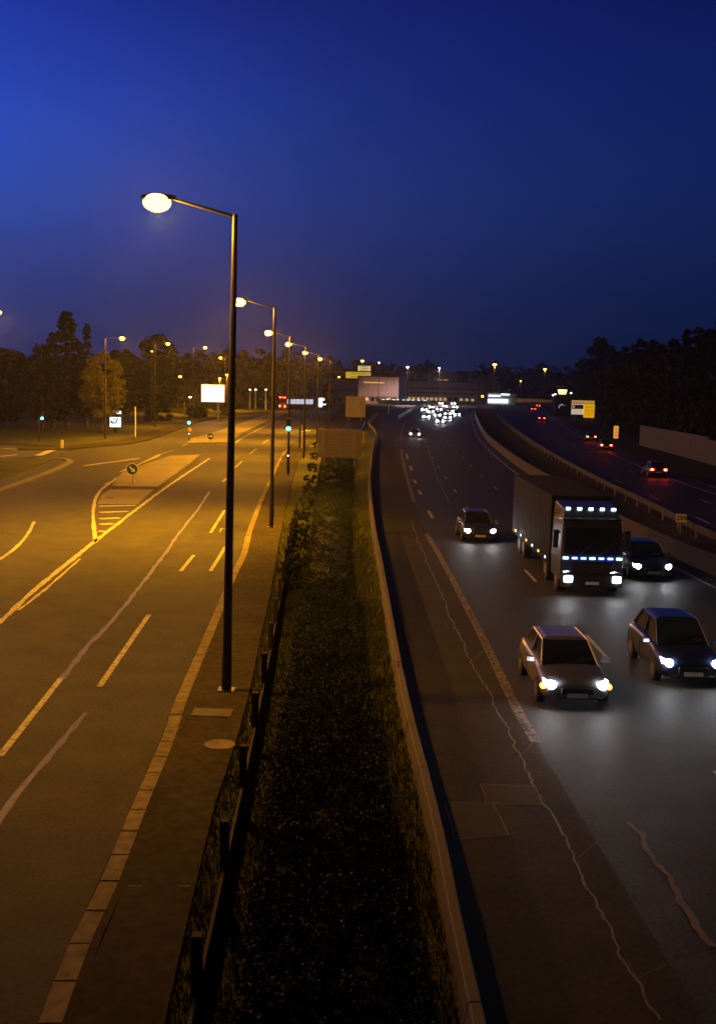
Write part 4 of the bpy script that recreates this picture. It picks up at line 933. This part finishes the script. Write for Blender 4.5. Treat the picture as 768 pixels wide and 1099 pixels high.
        if spots and lights != 'tail':
            ld = bpy.data.lights.new('headlight_beam', 'SPOT'); ld.energy = power; ld.color = (.9, .92, 1); ld.spot_size = R(36); ld.spot_blend = 1; ld.shadow_soft_size = .07
            lo = bpy.data.objects.new('headlight_beam', ld); C.objects.link(lo); lo.parent = t; lo.location = (sx_ * .64, -2.22, .62 + h); lo.rotation_euler = (R(87.5), 0, R(sx_ * 2 * -1))
    MB().box((0, -2.13, .48), (.8, .06, .16)).build('grille', M['black'], t, bevel=.01)
    MB().box((0, -2.11, .30), (1.1, .06, .07)).build('lower_grille', M['black'], t, bevel=.01)
    for sx_ in (-1, 1):
        MB().tube((sx_ * .62, -2.10, .34), (sx_ * .62, -2.04, .34), .05, .05, 12).build('fog_lamp', M['chrome'], t)
        MB().tube((sx_ * .1, -1.1, .955 + h), (sx_ * .1 + .5, -.93, 1.06 + h + tall * .2), .012, .01, 5).build('wiper', M['black'], t)
        MB().box((sx_ * .897, .28, .62), (.012, .012, .5)).box((sx_ * .9, .1, .80), (.02, .16, .03)).build('door_seam', M['black'], t)
    MB().box((0, -2.175, .38), (.52, .02, .11)).build('number_plate', M['sign_white'], t)
    MB().box((0, 2.12, .55), (.52, .02, .11)).build('number_plate', M['sign_white'], t)
    return t
def heading(ref, p):
    i = min(range(len(ref)), key=lambda k: (ref[k].xy - p.xy).length); d = tangent(ref, i); return math.atan2(d.y, d.x)
def place(t, px, py, ref, away=False, dy=2.1):
    p = P(px, py); a = heading(ref, p)               # a: direction of the lane, away from the camera
    t.rotation_euler.z = a - math.pi / 2 + (math.pi if away else 0)
    f_ = Vector((math.cos(a), math.sin(a), 0)); t.location = p + f_ * dy + Vector((0, 0, Z1)); return t
G1 = 'oncoming cars on the motorway'
c1 = tag(place(make_car(paints['dark grey'], power=4500), 515, 583, edge_line), 'dark grey car with bright headlights in the slow lane, level with the third timber posts', 'car', G1); c1['label'] = 'dark grey car with bright headlights in the slow lane beside the lorry'
c2 = make_car(paints['silver']); tag(place(c2, 618, 762, edge_line), 'silver car with bright headlights nearest the hard shoulder and nearest the camera', 'car', G1)
ind = MB().tube((-.84, -1.95, .56), (-.84, -1.85, .56), .07, .07, 12).build('indicator', M['amber'], c2)
ind = MB().tube((.84, -1.95, .56), (.84, -1.85, .56), .07, .07, 12).build('indicator', M['amber'], c2)
c3 = tag(place(make_car(paints['dark blue'], tall=.12), 742, 738, edge_line), 'dark blue tall car with bright headlights in the middle lane at the right edge', 'car', G1)
c4 = tag(place(make_car(paints['black']), 700, 624, edge_line), 'black car with bright headlights in the fast lane by the median barrier', 'car', G1)
c5 = tag(place(make_car(paints['silver'], power=9000), 445, 470, edge_line), 'small silver car alone in the slow lane, ahead of the distant headlight cluster', 'car', G1)
far_proto = make_car(paints['dark grey'], power=3000)
for ch in far_proto.children:
    if ch.name.startswith('headlight'):
        for c_ in ch.children: c_.data = c_.data.copy(); c_.data.transform(Matrix.Translation((0, -.02, 0))); ctr = sum((v.co for v in c_.data.vertices), Vector()) / len(c_.data.vertices); c_.data.transform(Matrix.Translation(ctr) @ Matrix.Diagonal((2.5, 1, 1.9, 1)) @ Matrix.Translation(-ctr))
far_cars = [(457, 450, 'dark car left of the distant cluster leaders, slightly set apart'), (490, 447, 'dark car on the right fringe of the distant headlight cluster'), (469, 448, 'dark car just behind the two leaders of the distant cluster'), (480, 446.5, 'dark car in second rank of the distant cluster, toward its right'), (455, 441.5, 'dark car on the far left fringe of the distant headlight cluster'), (472, 455, 'dark car leading the distant cluster of headlights, left of two abreast'), (480, 451, 'dark car in the distant cluster, just right of its leader'), (462, 444, 'dark car at the left side of the distant headlight cluster'),
            (471, 441, 'dark car in the middle of the distant headlight cluster'), (483, 443.5, 'dark car at the right side of the distant headlight cluster'), (463, 438.5, 'dark car in the back left of the distant headlight cluster'),
            (477, 437.5, 'dark car in the back middle of the distant headlight cluster'), (488, 438.5, 'dark car in the back right of the distant headlight cluster'), (486, 434.5, 'farthest dark car of the distant headlight cluster, on the right'), (473, 434.2, 'farthest dark car of the distant headlight cluster, on the left')]
for i, (x, y, lab) in enumerate(far_cars):
    o = far_proto if i == 0 else copy_tree(far_proto); place(o, x, y, edge_line); tag(o, lab, 'car', G1)

# departing cars
G2 = 'departing cars on the far carriageway'
tail_proto = make_car(paints['dark grey'], 'tail')
for i, (x, y, lab) in enumerate(((706, 513, 'departing dark car with red tail lights nearest the pale wall'), (650, 484, 'departing dark car with red tail lights beside the amber marker'),
                                 (634, 474, 'departing dark car with red tail lights below the lit hoarding'), (581, 452, 'departing dark car with red tail lights entering the bend'),
                                 (572, 441, 'departing dark car deep in the bend, nearer of the farthest two'), (577, 437, 'departing dark car deep in the bend, farthest from the camera'))):
    o = tail_proto if i == 0 else copy_tree(tail_proto); place(o, x, y, far_r, away=True, dy=2.1); tag(o, lab, 'car', G2)

# lorry with marker lights
t = empty('lorry'); place(t, 634, 640, edge_line, dy=0.3); tag(t, 'tall dark lorry with blue and white marker lights in the middle lane', 'lorry')
pc = car_paint('lorry_paint', (.03, .03, .06), .1)
cab = MB().add([(-1.22, -.1, .55), (1.22, -.1, .55), (1.22, 2.0, .55), (-1.22, 2.0, .55), (-1.24, -.15, 1.4), (1.24, -.15, 1.4), (1.24, 2.0, 1.4), (-1.24, 2.0, 1.4), (-1.16, .1, 2.8), (1.16, .1, 2.8), (1.2, 2.0, 2.8), (-1.2, 2.0, 2.8), (-1.05, .55, 3.35), (1.05, .55, 3.35), (1.15, 2.0, 3.55), (-1.15, 2.0, 3.55)],
    [(0, 1, 2, 3)] + [(a, b, b + 4, a + 4) for k in range(3) for a, b in ((k * 4, k * 4 + 1), (k * 4 + 1, k * 4 + 2), (k * 4 + 2, k * 4 + 3))] + [(k * 4 + 3, k * 4, k * 4 + 4, k * 4 + 7) for k in range(3)] + [(12, 13, 14, 15)]).build('cab', pc, t, bevel=.06)
MB().add([(-1.1, -.13, 1.6), (1.1, -.13, 1.6), (1.04, .05, 2.65), (-1.04, .05, 2.65), (-1.1, .1, 1.6), (1.1, .1, 1.6), (1.04, .3, 2.65), (-1.04, .3, 2.65)], [(0, 1, 2, 3), (4, 5, 6, 7), (0, 1, 5, 4), (1, 2, 6, 5), (2, 3, 7, 6), (3, 0, 4, 7)]).build('windscreen', M['glass'], cab)
MB().box((0, -.2, .6), (2.4, .3, .5)).build('bumper', M['black'], t, bevel=.04)
gl_ = MB()
for k in range(4): gl_.box((0, -.17, .98 + k * .12), (1.5, .06, .05))
gl_.build('grille', M['chrome'], t)
for s_ in (-1, 1):
    for k in range(9): MB().box((s_ * 1.256, 3.0 + k * 1.15, 2.25), (.012, .03, 2.8)).build('panel_seam', M['black'], t)
MB().box((0, .28, 2.98), (2.3, .35, .08)).build('sun_visor', M['black'], t, bevel=.02)
for x in (-.5, .35): MB().tube((x, -.16, 1.62), (x + .55, -.05, 2.1), .02, .015, 6).build('wiper', M['black'], t)
MB().box((0, -.36, .52), (.52, .02, .11)).build('number_plate', M['sign_white'], t)
MB().box((0, -.2, 1.33), (2.1, .05, .04)).build('trim', M['chrome'], t)
MB().box((0, 7.6, 2.25), (2.5, 10.6, 2.9)).build('trailer', mat('trailer_side', (.012, .012, .022), .85, spec=.1, noise=(1.5, .5)), t, bevel=.03)
for y in (.9, 3.4, 9.5, 10.8):
    for s_ in (-1, 1):
        w = MB().tube((s_ * .85, y, .5), (s_ * 1.2, y, .5), .5, .5, 24).build('wheel', M['rubber'], t, bevel=.03); MB().tube((s_ * 1.15, y, .5), (s_ * 1.21, y, .5), .28, .25, 18).build('rim', M['rim'], w)
for s_ in (-1, 1):
    hl = MB().box((s_ * .95, -.37, .68), (.34, .06, .24)).build('headlight', M['drl'], t, bevel=.02); MB().tube((s_ * .95, -.415, .68), (s_ * .95, -.40, .68), .1, .1, 18).build('lens', M['head'], hl)
    MB().box((s_ * 1.42, .15, 2.2), (.2, .2, .7)).tube((s_ * 1.2, .3, 2.45), (s_ * 1.4, .2, 2.45), .03, .03, 6).build('mirror', M['black'], t, bevel=.03)
    ld = bpy.data.lights.new('headlight_beam', 'SPOT'); ld.energy = 1000; ld.color = (.85, .88, 1); ld.spot_size = R(60); ld.spot_blend = .9; ld.shadow_soft_size = .08
    lo = bpy.data.objects.new('headlight_beam', ld); C.objects.link(lo); lo.parent = t; lo.location = (s_ * .95, -.6, .7); lo.rotation_euler = (R(87), 0, 0)
    for k in range(6): MB().box((s_ * 1.262, 3.2 + k * 1.7, 1.0), (.02, .14, .08)).build('side_marker', M['amber'] if k % 2 else M['led_cyan'], t)
for k, (x, z, m_) in enumerate([(-1.05, 1.48, M['led_cyan']), (-.7, 1.48, M['led_blue']), (-.35, 1.48, M['led_blue']), (0, 1.48, M['led_cyan']), (.35, 1.48, M['led_blue']), (.7, 1.48, M['led_blue']), (1.05, 1.48, M['led_cyan'])]):
    MB().box((x, -.19, z), (.2, .05, .07)).build('marker_light', m_, t)
for x in (-.9, -.45, 0, .45, .9): MB().box((x, .5, 3.36), (.16, .06, .09)).build('marker_light', M['led_cyan'], t)

# bus at the far junction
M['bus_window'] = emi('bus_window', (.75, .8, 1), .7)
b = P(303, 440.5); t = empty('bus', b, R(-48)); t.scale = (1.25, 1.0, 1.3); tag(t, 'bus with red lights and lit windows at the far junction', 'bus')
red = mat('bus_paint', (.12, .03, .03), .4); MB().box((0, 5.5, 1.75), (2.5, 11, 2.9)).build('body', red, t, bevel=.08)
for k in range(6): MB().box((-1.27, 1.3 + k * 1.7, 2.1), (.04, 1.5, 1.1)).build('window', M['bus_window'], t)
for k in range(6): MB().box((1.27, 1.3 + k * 1.7, 2.1), (.04, 1.5, 1.1)).build('window', M['bus_window'], t)
MB().box((0, -.02, 2.3), (2.0, .04, .9)).build('rear_window', M['window_dark'], t)
for s_ in (-1, 1):
    MB().box((s_ * 1.0, -.05, 1.0), (.35, .1, .35)).build('taillight', M['tail'], t); MB().box((s_ * .9, -.05, 3.0), (.3, .1, .2)).build('marker_light', M['tail'], t)
    for y in (2.2, 8.6): MB().tube((s_ * 1.0, y, .48), (s_ * 1.28, y, .48), .48, .48, 20).build('wheel', M['rubber'], t)
MB().box((0, -.04, 3.0), (.8, .06, .2)).build('destination_display', M['window_warm'], t)

# evening haze: the air that glows round the lamps
if True:
    hz = bpy.data.materials.new('evening_air'); hz.use_nodes = True; t_ = hz.node_tree; t_.nodes.clear()
    v_ = N(t_, 'ShaderNodeVolumePrincipled'); v_.inputs['Color'].default_value = (.9, .9, .95, 1); v_.inputs['Density'].default_value = .0002; v_.inputs['Anisotropy'].default_value = .75
    o_ = N(t_, 'ShaderNodeOutputMaterial'); t_.links.new(v_.outputs[0], o_.inputs['Volume'])
    hb = MB().box((0, 290, 11), (640, 640, 26)).build('haze', hz); struct(hb, 'stuff'); hb['label'] = 'thin evening haze over the roads'
scene.cycles.volume_bounces = 0
